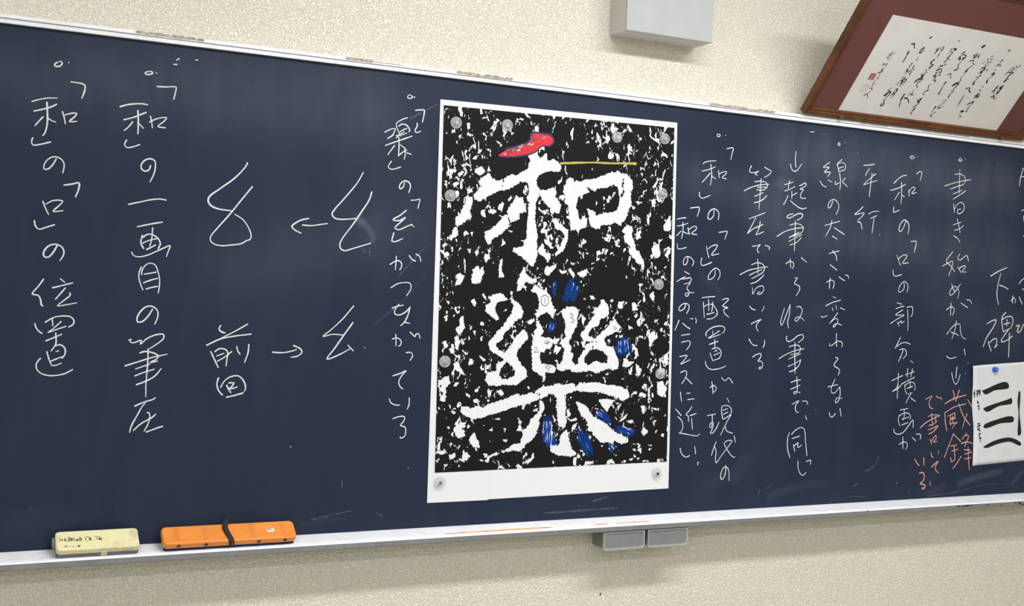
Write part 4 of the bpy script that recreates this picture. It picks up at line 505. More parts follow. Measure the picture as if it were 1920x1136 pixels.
def grid_mesh(name, nx, nz, X, Z, y, attrs, m):
    """a finely divided sheet facing -Y carrying float attributes"""
    me = bpy.data.meshes.new(name)
    co = np.stack([X.ravel(), np.full(X.size, y), Z.ravel()], 1)
    i = np.arange(nz-1)[:, None]*nx+np.arange(nx-1)[None, :]
    q = np.stack([i, i+1, i+nx+1, i+nx], -1).reshape(-1, 4)
    me.vertices.add(len(co)); me.vertices.foreach_set('co', co.ravel())
    me.loops.add(q.size); me.loops.foreach_set('vertex_index', q.ravel().astype(np.int32))
    me.polygons.add(len(q))
    me.polygons.foreach_set('loop_start', np.arange(0, q.size, 4, dtype=np.int32))
    me.polygons.foreach_set('loop_total', np.full(len(q), 4, dtype=np.int32))
    me.update(calc_edges=True)
    for k, v in attrs.items():
        me.attributes.new(k, 'FLOAT', 'POINT').data.foreach_set('value', v.ravel().astype(np.float32))
    me.materials.append(M[m])
    return me

def build_board():
    nx, nz = 520, 160
    x = np.linspace(BX0, BX1, nx); z = np.linspace(0, BT, nz)
    X, Z = np.meshgrid(x, z)
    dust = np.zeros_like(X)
    for pts, r, k in SMUDGES_AND_BANDS:
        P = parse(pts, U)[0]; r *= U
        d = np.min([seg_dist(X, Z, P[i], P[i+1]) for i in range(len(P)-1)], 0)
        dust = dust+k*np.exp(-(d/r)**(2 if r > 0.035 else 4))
    bm = box(BX0, BX1, 0.0006, 0.03, 0, BT)
    bpart('backing_panel', bm, 'groove')
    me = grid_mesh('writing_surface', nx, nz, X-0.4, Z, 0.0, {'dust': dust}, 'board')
    o = link(bpy.data.objects.new('writing_surface', me), board)
build_board()

rail = bpart('top_rail', prism_x(bmesh.new(), [(-0.0100, 1.1975), (-0.0105, 1.2060), (-0.0060, 1.2066), (-0.0060, 1.2090), (-0.0090, 1.2096), (-0.0090, 1.2172), (0.002, 1.2205), (0.03, 1.2212), (0.03, 1.1975)], BX0-0.02, BX1+0.02), 'alu', label='white aluminium top edge strip')
bpart('rail_groove', prism_x(bmesh.new(), [(-0.0068, 1.2068), (-0.0068, 1.2090), (-0.0050, 1.2090), (-0.0050, 1.2068)], BX0-0.02, BX1+0.02), 'groove', rail)
for nm, xa, xb in (('side_rail', BX0-0.022, BX0+0.004), ('side_rail', BX1-0.004, BX1+0.022)):
    bpart(nm, box(xa, xb, -0.0098, 0.03, -0.026, 1.2203, bev=0.002), 'alu')

# torn strips of old tape along the top edge
def tape_strip(x0, x1, zc, h, seed, y):
    rng = random.Random(seed); bm = bmesh.new(); n = max(6, int((x1-x0)/0.006))
    prev = None
    for i in range(n+1):
        xx = x0+(x1-x0)*i/n
        top = zc+h/2-(rng.random()*h*.45 if rng.random() < .5 else 0); bot = zc-h/2+rng.random()*h*.2
        if i in (0, n): top = zc+h*.25; bot = zc-h*.25
        q = [bm.verts.new((xx, y-0.0006, bot)), bm.verts.new((xx, y-0.0006, top)), bm.verts.new((xx, y+0.001, top)), bm.verts.new((xx, y+0.001, bot))]
        if prev:
            for a, b in ((0, 1), (1, 2), (2, 3), (3, 0)): bm.faces.new((prev[a], prev[b], q[b], q[a]))
        prev = q
    bmesh.ops.recalc_face_normals(bm, faces=list(bm.faces))
    return bm
for i, (xa, xb, zc, h) in enumerate([(-1.0146, -0.8552, 1.2142, 0.0075), (-0.5005, -0.4264, 1.2142, 0.007), (-0.1938, -0.0264, 1.2142, 0.0085), (0.6207, 0.8633, 1.2142, 0.0085), (1.2002, 1.3188, 1.2142, 0.004), (1.4638, 1.6775, 1.2142, 0.004), (-0.4263, -0.3387, 1.2142, 0.002)]):
    bpart('tape_residue', tape_strip(xa, xb, zc, h, i+3, -0.0092), 'tape', rail)

# chalk tray along the bottom edge
TR = [(0.0, 0.0015), (-0.012, -0.0005), (-0.050, -0.0085), (-0.0515, -0.0110), (-0.0545, -0.0110), (-0.0550, -0.0085), (-0.0600, -0.0090), (-0.0640, -0.0130), (-0.0640, -0.0150), (-0.050, -0.0150), (0.03, -0.012), (0.03, 0.0015)]
tray = bpart('chalk_tray', prism_x(bmesh.new(), TR, BX0-0.02, BX1+0.02), 'alu', label='white aluminium chalk tray')
lip = bpart('tray_front', prism_x(bmesh.new(), [(-0.0642, -0.0132), (-0.0646, -0.0255), (-0.060, -0.0282), (0.03, -0.0282), (0.03, -0.0262), (-0.058, -0.0262), (-0.0622, -0.0245), (-0.0622, -0.0132)], BX0-0.02, BX1+0.02), 'alu_shade', tray, label='front face of the tray, coloured darker for its shade')
bpart('tray_groove', prism_x(bmesh.new(), [(-0.0514, -0.0111), (-0.0514, -0.0100), (-0.0546, -0.0100), (-0.0546, -0.0111)], BX0-0.02, BX1+0.02), 'groove', tray)

def dust_line(x0, x1, seed, y=-0.0495, z=-0.0082, w=0.004):
    rng = random.Random(seed); bm = bmesh.new(); n = int((x1-x0)/0.008); prev = None
    for i in range(n+1):
        xx = x0+(x1-x0)*i/n; ww = w*(0.25+rng.random())*math.sin(PI*(i+.3)/(n+.6))**.5
        q = [bm.verts.new((xx, y+0.0003, z+0.0006)), bm.verts.new((xx, y+ww, z+0.0009+ww*.21)), bm.verts.new((xx, y+ww*.5, z+0.002+ww*.2))]
        if prev:
            bm.faces.new((prev[0], q[0], q[2], prev[2])); bm.faces.new((prev[2], q[2], q[1], prev[1]))
        prev = q
    bmesh.ops.recalc_face_normals(bm, faces=list(bm.faces))
    return bm
bpart('chalk_dust', dust_line(-0.195, 0.125, 4, w=0.006), 'orange_dust', tray, label='line of orange chalk dust')
bpart('chalk_dust', dust_line(0.26, 0.30, 5, w=0.0035), 'orange_dust', tray, label='short smear of orange chalk dust')
bpart('chalk_dust', dust_line(0.33, 0.44, 6, w=0.002), 'orange_dust', tray, label='thin trace of orange chalk dust')

# worn dark scuffs on the tray front near the right end
rs = random.Random(8); bm = bmesh.new()
for (xa, za, w, h) in [(1.6387, -0.0167, 0.018, 0.0052), (1.6606, -0.0177, 0.012, 0.0078), (1.6775, -0.0167, 0.028, 0.0065), (1.6995, -0.0177, 0.012, 0.0039), (1.7734, -0.0167, 0.016, 0.0032), (1.8363, -0.0223, 0.008, 0.0039), (1.9045, -0.0163, 0.012, 0.0052), (1.9252, -0.0191, 0.02, 0.0078), (1.941, -0.0253, 0.016, 0.0065), (1.2466, -0.0128, 0.014, 0.0021)]:
    pts = []
    for k in range(9):
        a = 2*PI*k/9; rr = 0.6+0.6*rs.random()
        pts.append((xa+w/2*math.cos(a)*rr, za+h/2*math.sin(a)*rr))
    add_poly(bm, pts, lambda p, l: (p[0], -0.0649, p[1]))
face_to(bm, (0, -1, 0))
bpart('scuff_marks', bm, 'scuff', lip, label='black scuffed patches')

# two shallow metal chalk drawers hanging under the tray
def drawer(x0, x1, label):
    yf, zt, zb = -0.060, -0.0290, -0.0812
    d = bpart('chalk_drawer', box(x0+0.004, x1-0.004, yf+0.004, 0.012, zb+0.004, zt, bev=0.003), 'drawer_body', board, label=label)
    rim = bmesh.new(); r = 0.010
    def outline(x0, x1, zb, zt, r, top_r):
        P = []
        for cx, cz, a0, rr in ((x1-r, zb+r, -90, r), (x1-top_r, zt-top_r, 0, top_r), (x0+top_r, zt-top_r, 90, top_r), (x0+r, zb+r, 180, r)):
            for k in range(7):
                a = math.radians(a0+90*k/6); P.append((cx+rr*math.cos(a), cz+rr*math.sin(a)))
        return P
    o1 = outline(x0, x1, zb, zt, r, .002); o2 = outline(x0+.0042, x1-.0042, zb+.0050, zt-.0040, r*.75, .003); o3 = outline(x0+.0052, x1-.0052, zb+.0062, zt-.0050, r*.7, .003)
    rings = []
    for P, y in ((o1, yf+.006), (o1, yf+.001), ([((a[0]*3+b[0])/4, (a[1]*3+b[1])/4) for a, b in zip(o1, o2)], yf-.0008), (o2, yf), (o3, yf+.003)):
        rings.append([rim.verts.new((p[0], y, p[1])) for p in P])
    for a, b in zip(rings[:-1], rings[1:]):
        n = len(a)
        for k in range(n): rim.faces.new((a[k], a[(k+1) % n], b[(k+1) % n], b[k]))
    bmesh.ops.recalc_face_normals(rim, faces=list(rim.faces))
    bpart('drawer_rim', rim, 'chrome', d, smooth=False)
    pan = bmesh.new(); add_poly(pan, outline(x0+.0045, x1-.0045, zb+.0055, zt-.0045, r*.7, .003), lambda p, l: (p[0], yf+.0029, p[1]))
    face_to(pan, (0, -1, 0)); bpart('front_panel', pan, 'steel', d)
drawer(0.2855, 0.4215, 'left grey chalk drawer')
drawer(0.4315, 0.5685, 'right grey chalk drawer')

# the chalk writing: one mesh per written column
def chalk_column(key, label, w, m='chalk', seed=1):
    rng = random.Random(seed); bm = bmesh.new()
    for st in parse(COLUMNS[key], U):
        ln = sum(math.dist(a, b) for a, b in zip(st, st[1:]))
        add_ribbon(bm, st, w*(0.8 if ln < 0.02 else 1), rng, board_plane, 0.0005+0.0001*rng.random(), step=0.0045)
    face_to(bm, (0, -1, 0))
    return bpart('chalk_writing', bm, m, board, label=label)
CW = 0.0027
chalk_column('position', 'leftmost column of white chalk writing', 0.0031, seed=11)
chalk_column('pressure', 'second column of white chalk writing from the left', 0.0031, seed=12)
chalk_column('loops', 'two large white chalk loops with an arrow', 0.0036, seed=13)
chalk_column('earlier', 'white chalk word and arrow below the large loops', 0.0033, seed=14)
chalk_column('joined', 'white chalk column directly left of the poster', 0.0030, seed=15)
chalk_column('layout', 'second white chalk column right of the poster', CW, seed=16)
chalk_column('balance', 'white chalk column touching the right poster edge', CW, seed=17)
chalk_column('written', 'third white chalk column right of the poster', CW, seed=18)
chalk_column('same', 'white chalk column starting with a down arrow', CW, seed=19)
chalk_column('line', 'fifth white chalk column right of the poster', CW, seed=20)
chalk_column('parallel', 'short two-character white chalk column', 0.0028, seed=21)
chalk_column('mouth', 'long white chalk column left of the pink writing', CW, seed=22)
chalk_column('round', 'white chalk column above the pink writing', CW, seed=23)
chalk_column('stele', 'larger white chalk column at the right edge', 0.0034, seed=24)
chalk_column('pink', 'salmon pink chalk writing', 0.0033, 'chalk_pink', seed=25)

M['smear'] = m_clear_free = bpy.data.materials.new('faint_chalk')
def m_smear():
    m = M['smear']; m.use_nodes = True; nt = m.node_tree; b = nt.nodes['Principled BSDF']
    b.inputs['Base Color'].default_value = (.7, .7, .7, 1); b.inputs['Roughness'].default_value = 1
    tc = nt.nodes.new('ShaderNodeTexCoord'); n = nt.nodes.new('ShaderNodeTexNoise'); n.inputs['Scale'].default_value = 260; n.inputs['Detail'].default_value = 3
    nt.links.new(tc.outputs['Object'], n.inputs['Vector'])
    r = nt.nodes.new('ShaderNodeMapRange'); r.inputs['From Min'].default_value = .42; r.inputs['From Max'].default_value = .75; r.inputs['To Max'].default_value = .24
    nt.links.new(n.outputs['Fac'], r.inputs['Value']); nt.links.new(r.outputs['Result'], b.inputs['Alpha'])
m_smear()
bm = bmesh.new(); rng = random.Random(5)
for st, w in [('-873,1467 -850,1446', 0.0033), ('-833,1475 -826,1431', 0.0026), ('2579,200 2658,239 2691,297', 0.0039), ('1754,116 1794,124 1826,143', 0.0046), ('1723,78 1737,117', 0.0033), ('561,100 606,107 659,123', 0.0046), ('-1085,81 -987,95 -874,114', 0.0046), ('-740,94 -710,78', 0.0039), ('-795,1073 -623,1216 -509,1361', 0.0033), ('-672,1327 -514,1502', 0.0033), ('-631,2161 -483,2252', 0.0039), ('2485,107 2529,129', 0.0033), ('2466,46 2578,38', 0.0026), ('3527,12 3587,16', 0.0026), ('3159,16 3377,36 3674,75 3932,73', 0.0033), ('-937,279 -930,232', 0.002), ('457,83 472,71', 0.0026), ('-2422,201 -2410,191', 0.0033), ('-2369,46 -2364,41', 0.0026), ('248,45 521,50 733,52', 0.0039), ('2108,2337 2160,2335', 0.0026), ('-2044,176 -2030,162', 0.0033)]:
    add_ribbon(bm, parse(st, U)[0], w, rng, board_plane, 0.0004, vary=.6)
face_to(bm, (0, -1, 0)); bpart('chalk_smears', bm, 'smear', board, label='faint rubbed traces of chalk')

bm = bmesh.new()
for st in parse('-2178,2004 -2171,2002;-2354,1908 -2352,1904;-2189,1976 -2186,1971;-1290,1398 -1284,1388;-1563,1404 -1540,1410', U):
    add_ribbon(bm, st, 0.004, rng, board_plane, 0.0003, vary=.6)
face_to(bm, (0, -1, 0)); bpart('dark_flecks', bm, 'fly', board, label='few dark flecks on the board')

# ------------------------------------------------------------------ the poster of a stone rubbing
poster = thing('poster', 'tall black and white rubbing poster of two large characters pinned to the blackboard', 'poster', (0.15, -0.0012, 0.07))
def ppart(name, bm, m, parent=poster, **k): return bpart(name, bm, m, parent, **k)
def sheet_bm(P, y0, y1):
    bm = bmesh.new()
    a = [bm.verts.new((p[0], y0, p[1])) for p in P]; b = [bm.verts.new((p[0], y1, p[1])) for p in P]
    n = len(P)
    bm.faces.new(a); bm.faces.new(list(reversed(b)))
    for i in range(n): bm.faces.new((a[i], b[i], b[(i+1) % n], a[(i+1) % n]))
    bmesh.ops.recalc_face_normals(bm, faces=list(bm.faces))
    return bm
PS = [[(-468, 2278), (-117, 2283), (-102, 135), (-459, 135)], [(-117, 2283), (1030, 2299), (1067, 152), (-102, 139)]]
ppart('paper_sheet', sheet_bm([(x*U, z*U) for x, z in PS[0]], -0.0016, -0.0010), 'paper', label='left paper sheet of the poster')
ppart('paper_sheet', sheet_bm([(x*U, z*U) for x, z in PS[1]], -0.0020, -0.0010), 'paper', label='wider right paper sheet of the poster')

def build_print():
    C4 = [np.array(p, float)*U for p in [(-448, 2249), (1011, 2267), (1048, 310), (-422, 295)]]       # tl, tr, br, bl of the printed area
    nx, nz = 250, 336
    u = np.linspace(0, 1, nx)[None, :]; v = np.linspace(0, 1, nz)[:, None]
    bl = lambda i: (C4[3][i]*(1-u)*(1-v)+C4[2][i]*u*(1-v)+C4[1][i]*u*v+C4[0][i]*(1-u)*v)
    X, Z = bl(0), bl(1)
    def sdf(poly):
        d = np.full(X.shape, 1e9); ins = np.zeros(X.shape, bool); n = len(poly)
        x0, x1 = min(p[0] for p in poly)-.025, max(p[0] for p in poly)+.025
        z0, z1 = min(p[1] for p in poly)-.025, max(p[1] for p in poly)+.025
        sel = (X > x0) & (X < x1) & (Z > z0) & (Z < z1)
        xs, zs = X[sel], Z[sel]; dd = np.full(xs.shape, 1e9); ii = np.zeros(xs.shape, bool)
        for i in range(n):
            a, b = poly[i], poly[(i+1) % n]
            dd = np.minimum(dd, seg_dist(xs, zs, a, b))
            if a[1] != b[1]:
                c = ((a[1] > zs) != (b[1] > zs)) & (xs < (b[0]-a[0])*(zs-a[1])/(b[1]-a[1])+a[0]); ii ^= c
        out = np.full(X.shape, -0.025); out[sel] = np.where(ii, dd, -dd)
        return out
    F = np.full(X.shape, -0.025)
    for p in parse(WHITE_SHAPES, U):
        F = np.maximum(F, sdf(p))
    for p in parse(BLACK_SHAPES, U): F = np.minimum(F, -sdf(p))
    dark = np.zeros_like(X)
    for x, z, r in SOLID_ZONES:
        d = np.hypot((X-x*U), (Z-z*U))/(r*U)
        dark = np.maximum(dark, np.clip(1.7-1.3*d, 0, 1))
    F = np.clip(F*1000, -25, 25)
    me = grid_mesh('rubbing_print', nx, nz, X-0.15, Z-0.07, -0.0024+0.0012, {'ink': F, 'dark': dark}, 'print')
    link(bpy.data.objects.new('rubbing_print', me), poster)
build_print()

LP = 0.0028
rng = random.Random(31)
def marker(name, fn, m, label=None):
    bm = bmesh.new(); fn(bm); face_to(bm, (0, -1, 0)); return ppart(name, bm, m, poster, label=label)
RP = parse(RED_SHAPE, U)[0]
def outline_fn(bm): add_ribbon(bm, RP+[RP[0], RP[1]], 0.0115, rng, board_plane, LP-0.0002, vary=.3, taper=1)
marker('marker_outline', outline_fn, 'navy_marker', 'dark blue outline of the red stroke')
red = marker('red_stroke', lambda bm: add_poly(bm, [tuple(p) for p in smooth_line(RP+[RP[0]], 0.006)[:-1]], board_plane, LP), 'red_marker', 'brush stroke coloured in red marker')
def hatch(bm, poly, n, ang, w, lift, jit=0.12, keep=0.93):
    a = math.radians(ang); d = np.array([math.cos(a), math.sin(a)]); q = np.array([-d[1], d[0]])
    P = np.array(poly); s = P@q; t = P@d
    for k in range(n):
        c = s.min()+(s.max()-s.min())*(k+.5+rng.uniform(-.3, .3))/n
        ts = []
        for i in range(len(P)):
            j = (i+1) % len(P)
            if (s[i] > c) != (s[j] > c): ts.append(t[i]+(t[j]-t[i])*(c-s[i])/(s[j]-s[i]))
        ts.sort()
        for i in range(0, len(ts)-1, 2):
            if rng.random() > keep: continue
            e = (ts[i+1]-ts[i])*jit
            t0 = ts[i]+rng.uniform(-e, e); t1 = ts[i+1]+rng.uniform(-e, e)
            sl = rng.uniform(-1, 1)*w*1.2
            if t1-t0 > w: add_ribbon(bm, [d*t0+q*c, d*t1+q*(c+sl)], w, rng, board_plane, lift+rng.uniform(0, .0002), vary=.5)
def red_gaps(bm):
    for _ in range(12):
        t = rng.uniform(.1, .92); s = rng.uniform(-.7, .7)
        c = np.array(RP[0])*(1-t)+np.array(RP[8])*t+np.array([0, -0.010+0.012*t])+np.array([0, s*.010])
        add_ribbon(bm, [c, c+np.array([.008, .0045])], .0016, rng, board_plane, LP+.0004)
ppart('uncoloured_gaps', (lambda bm: (red_gaps(bm), face_to(bm, (0, -1, 0)), bm)[2])(bmesh.new()), 'paper', red)
def dark_gaps(bm):
    for _ in range(26):
        t = rng.uniform(.14, .86); s = rng.uniform(-.7, .7)*(0.5+0.5*t)
        c = np.array(RP[0])*(1-t)+np.array(RP[8])*t+np.array([0, -0.010+0.012*t])+np.array([-.006, s*.010])
        add_ribbon(bm, [c, c+np.array([.014, .008])], .0011, rng, board_plane, LP+.0003)
ppart('marker_streaks', (lambda bm: (dark_gaps(bm), face_to(bm, (0, -1, 0)), bm)[2])(bmesh.new()), 'pen', red)
def yel(bm):
    add_ribbon(bm, parse('267,1999 484,2021 585,2025 660,2031 758,2037', U)[0], 0.0052, rng, board_plane, LP, vary=.35, taper=1)
marker('yellow_line', yel, 'yellow_marker', 'ruled yellow marker line')
for i, (pp, n, ang) in enumerate(BLUE_PATCHES):
    poly = parse(pp, U)[0]
    bl = marker('blue_scribble', lambda bm: hatch(bm, poly, n, ang, 0.0040, LP), 'blue_marker' if i % 3 else 'blue_marker', 'patch of blue marker scribble')
    ppart('lighter_scribble', (lambda bm: (hatch(bm, poly, max(3, n//2), ang+9, 0.0034, LP+.0003), face_to(bm, (0, -1, 0)), bm)[2])(bmesh.new()), 'teal_marker', bl)
def pen(bm):
    for st in parse(PEN_MARKS, U): add_ribbon(bm, st, 0.0017, rng, board_plane, LP, step=.003)
marker('pen_numbers', pen, 'pen', 'small handwritten stroke numbers')

# ------------------------------------------------------------------ clear magnets on the poster
MAG_PROF = [(0.0, 0.0), (0.0160, 0.0), (0.0166, 0.0015), (0.0166, 0.0045), (0.0155, 0.0062), (0.0140, 0.0066), (0.0132, 0.0058), (0.0122, 0.0066), (0.0112, 0.0074), (0.0104, 0.0064), (0.0092, 0.0070), (0.0082, 0.0080), (0.0074, 0.0070), (0.0062, 0.0074), (0.0050, 0.0084), (0.0, 0.0086)]
def make_magnet(core, label):
    t = thing('magnet', label, 'magnet', (0, 0, 0), 'clear magnets holding the poster')
    obj('acrylic_cap', lathe(MAG_PROF), 'acrylic', t)
    r = 0.0052 if core == 'core_pale' else 0.0046
    obj('metal_core', lathe([(0, .0088), (r*.9, .0088), (r, .0082), (r, .0060), (0, .0060)][::-1], 20), core, t)
    return t
first = None
for core, label, x, z in MAGNETS:
    if first is None or core != first[0]:
        first = (core, make_magnet(core, label)); o = first[1]
    else:
        src = first[1]; o = src.copy(); COLL.objects.link(o); o['label'] = label
        for ch in src.children:
            c = ch.copy(); COLL.objects.link(c); c.parent = o
    o.location = (x*U, -0.0026, z*U)

# ------------------------------------------------------------------ practice sheet on the right
sheet = thing('calligraphy_sheet', 'white practice sheet with black brush strokes pinned at the right edge', 'paper sheet', (1.88, -0.0008, 0.11))
def spart(name, bm, m, **k): return bpart(name, bm, m, sheet, **k)
SO = parse(SHEET_OUTLINE, U)[0]
def sheet_y(x, z): return -0.0014-0.010*max(0.0, (1.80-x)/0.06)**2*(0.5+0.5*math.sin(z*16))
def build_sheet():
    bm = bmesh.new(); nx, nz = 16, 28
    left = [p for p in SO]          # outline starts top-left, runs along the top, then down the right and back up the left
    tl, tr, br, blc = np.array(SO[0]), np.array(SO[2]), np.array(SO[3]), np.array(SO[5])
    edge = [np.array(p) for p in SO[5:]]+[tl]
    zs = [p[1] for p in edge]; xs = [p[0] for p in edge]
    V = []
    for j in range(nz+1):
        f = j/nz; zl = blc[1]+(tl[1]-blc[1])*f; xl = np.interp(zl, zs, xs)
        r = br+(tr-br)*f; row = []
        for i in range(nx+1):
            g = i/nx; x = xl+(r[0]-xl)*g; z = zl+(r[1]-zl)*g
            row.append(bm.verts.new((x, sheet_y(x, z), z)))
        V.append(row)
    for j in range(nz):
        for i in range(nx): bm.faces.new((V[j][i], V[j][i+1], V[j+1][i+1], V[j+1][i]))
    face_to(bm, (0, -1, 0))
    o = spart('paper', bm, 'thin_paper', smooth=True)
    md = o.modifiers.new('thick', 'SOLIDIFY'); md.thickness = 0.0003; md.offset = -1
build_sheet()
for i, p in enumerate(parse(SHEET_BRUSH, U)):
    bm = bmesh.new(); add_poly(bm, [tuple(q) for q in smooth_line(p+[p[0]], 0.004)[:-1]], lambda p, l: (p[0], sheet_y(p[0], p[1])-0.0006, p[1])); face_to(bm, (0, -1, 0))
    spart('brush_stroke', bm, 'sumi')
bm = bmesh.new()
for st in parse(SHEET_NOTE, U): add_ribbon(bm, st, 0.0040, rng, lambda p, l: (p[0], sheet_y(p[0], p[1])-0.0008, p[1]), vary=.5, step=.003)
face_to(bm, (0, -1, 0)); spart('brush_notes', bm, 'sumi', label='small brushed characters')
pin = thing('magnet', 'small blue magnet holding the practice sheet', 'magnet', (1.8478, -0.0018, 0.4326))
obj('blue_cap', lathe([(0, 0), (0.0092, 0), (0.0095, .002), (0.0080, .006), (0.0086, .010), (0.0076, .0125), (0, .0132)][::1], 24), 'blue_pin', pin, smooth=True)
obj('cap_dimple', lathe([(0, .0134), (.0032, .0134), (.0036, .0128), (0, .0128)][::-1], 18), mat('pale_blue', (.15, .30, .72, 1), .3), pin)

# ------------------------------------------------------------------ framed calligraphy leaning out above the board
TILT = math.radians(41)
fv = Vector((0, -math.sin(TILT), math.cos(TILT))); fn_ = Vector((0, math.cos(TILT), math.sin(TILT)))
FO = Vector((0, -0.02, 1.2181))
frame = thing('framed_calligraphy', 'wooden framed calligraphy on a maroon mount, leaning out above the blackboard', 'picture frame', (1.44, -0.02, 1.2181))
frame.rotation_euler = (TILT, 0, 0)
# local frame space: x along the wall, y into the frame, z up the face
FX0, FX1, FH, FW = 0.966-1.44, 1.920-1.44, 0.500, 0.023
def molding(bm):
    prof = [(0, 0.003), (0.004, 0), (FW*.45, 0.0012), (FW*.6, 0.004), (FW*.85, 0.004), (FW, 0.0075), (FW, 0.026), (0, 0.026)]
    R = []
    for cx, cz, sx, sz in ((FX0, 0, 1, 1), (FX1, 0, -1, 1), (FX1, FH, -1, -1), (FX0, FH, 1, -1)):
        R.append([bm.verts.new((cx+sx*o, d, cz+sz*o)) for o, d in prof])
    n = len(prof)
    for k in range(4):
        a, b = R[k], R[(k+1) % 4]
        for i in range(n):
            j = (i+1) % n; bm.faces.new((a[i], b[i], b[j], a[j]))
    bmesh.ops.recalc_face_normals(bm, faces=list(bm.faces))
    return bm
fr = obj('wooden_frame', molding(bmesh.new()), 'wood', frame)
obj('maroon_mount', box(FX0+.018, FX1-.018, .0135, .018, .018, FH-.018), 'mat_red', frame, label='maroon mount board')
obj('backing_board', box(FX0+.01, FX1-.01, .0185, .0225, .01, FH-.01), 'wood', frame)
PX0, PX1, PZ0, PZ1 = 1.0965-1.44, 1.785-1.44, .0185, .358
obj('calligraphy_paper', box(PX0, PX1, .0120, .0132, PZ0, PZ1), 'scroll', frame, label='aged cream calligraphy paper')
def scroll_plane(p, l): return (p[0]-1.44, .0118-l, p[1])
for i, (key, label) in enumerate((('study', 'rightmost brushed column'), ('thought', 'second brushed column from the right'), ('always', 'third brushed column from the right'), ('kaku', 'fourth brushed column from the right'), ('self', 'fifth brushed column from the right'), ('art', 'sixth brushed column from the right'), ('heart', 'seventh brushed column from the right'), ('sun', 'eighth brushed column from the right'), ('signature', 'small signature column'))):
    bm = bmesh.new(); rg = random.Random(50+i)
    for st in parse(SCROLL_INK[key], U):
        ln = sum(math.dist(a, b) for a, b in zip(st, st[1:]))
        add_ribbon(bm, st, 0.0035 if key != 'signature' else 0.0025, rg, scroll_plane, rg.uniform(0, .0002), step=.003, vary=.75, taper=.5)
    if key == 'always':
        pass
    for st in {'heart': [(2562, 618, 7, 9)], 'art': [(2792, 627, 9, 3)], 'always': [(3005, 620, 11, 13)], 'thought': [(3230, 622, 9, 6)], 'self': []}.get(key, ()):
        add_poly(bm, [(st[0]*U+st[2]*U*math.cos(k*PI/6)+st[3]*U*math.sin(k*PI/6)*.5, st[1]*U+st[3]*U*math.sin(k*PI/6)) for k in range(12)], scroll_plane, .0002)
    face_to(bm, (0, -1, 0)); obj('brush_writing', bm, 'ink', frame, label=label)
for i, (sx, sz) in enumerate([(2299, 304), (2293, 219)]):
    bm = bmesh.new(); sx *= U; sz *= U; h = .0115
    if i == 0:
        add_poly(bm, [(sx-h, sz-h), (sx+h, sz-h*.9), (sx+h, sz+h), (sx-h*.9, sz+h)], scroll_plane, .0001)
    else:
        for k in range(4):
            c = [(-h, -h), (h, -h), (h, h), (-h, h)]
            add_ribbon(bm, [(sx+c[k][0], sz+c[k][1]), (sx+c[(k+1) % 4][0], sz+c[(k+1) % 4][1])], .0016, rng, scroll_plane, .0001)
        for k in (-.4, .1, .5): add_ribbon(bm, [(sx+k*h, sz-h*.7), (sx+k*h, sz+h*.7)], .0010, rng, scroll_plane, .0001)
    face_to(bm, (0, -1, 0)); so = obj('seal_stamp', bm, 'seal' if i == 0 else 'seal_pale', frame, label=('filled red seal stamp', 'pale outlined seal stamp')[i])
    if i == 0:
        bm = bmesh.new()
        for a, b in (((-.5, .5), (.4, .3)), ((-.3, 0), (.5, -.1)), ((0, .7), (-.1, -.7)), ((-.6, -.5), (.5, -.6))):
            add_ribbon(bm, [(sx+a[0]*h, sz+a[1]*h), (sx+b[0]*h, sz+b[1]*h)], .0016, rng, scroll_plane, .0003)
        face_to(bm, (0, -1, 0)); obj('seal_lines', bm, 'seal_pale', so)
obj('picture_glass', box(FX0+.02, FX1-.02, .0078, .0082, .02, FH-.02), 'glass', frame, label='clear picture glass')
for cx in [1.1095, 1.8138]:
    bm = bmesh.new(); x = cx-1.44
    add_box(bm, x-.0045, x+.0045, -.0022, -.0002, -.0035, .011, bev=.0006)
    add_box(bm, x-.0045, x+.0045, -.0022, .028, -.0048, -.0028, bev=.0006)
    add_box(bm, x-.0030, x+.0030, -.0060, -.0015, .006, .0105, bev=.001)
    obj('metal_clip', bm, 'clip', frame)

# ------------------------------------------------------------------ grey box on the wall
wb = thing('wall_box', 'grey metal box mounted high on the wall above the poster', 'wall box', (0.437, 0.03, 1.38))
obj('box_body', box(-.1448, .1448, -.0865, 0, 0, .46, bev=.0015), 'box_side', wb)
obj('front_cover', box(-.1455, .1455, -.0955, -.0872, -.0006, .4606, bev=.0028, seg=3), 'box', wb, label='paler grey front cover')
obj('bottom_screw', lathe([(0, .0), (.0028, 0), (.0028, .0012), (0, .0016)], 12), 'groove', wb).location = (-.045, -.012, -.0006)
obj('bottom_screw', lathe([(0, .0), (.0028, 0), (.0028, .0012), (0, .0016)], 12), 'groove', wb).location = (.005, -.012, -.0006)

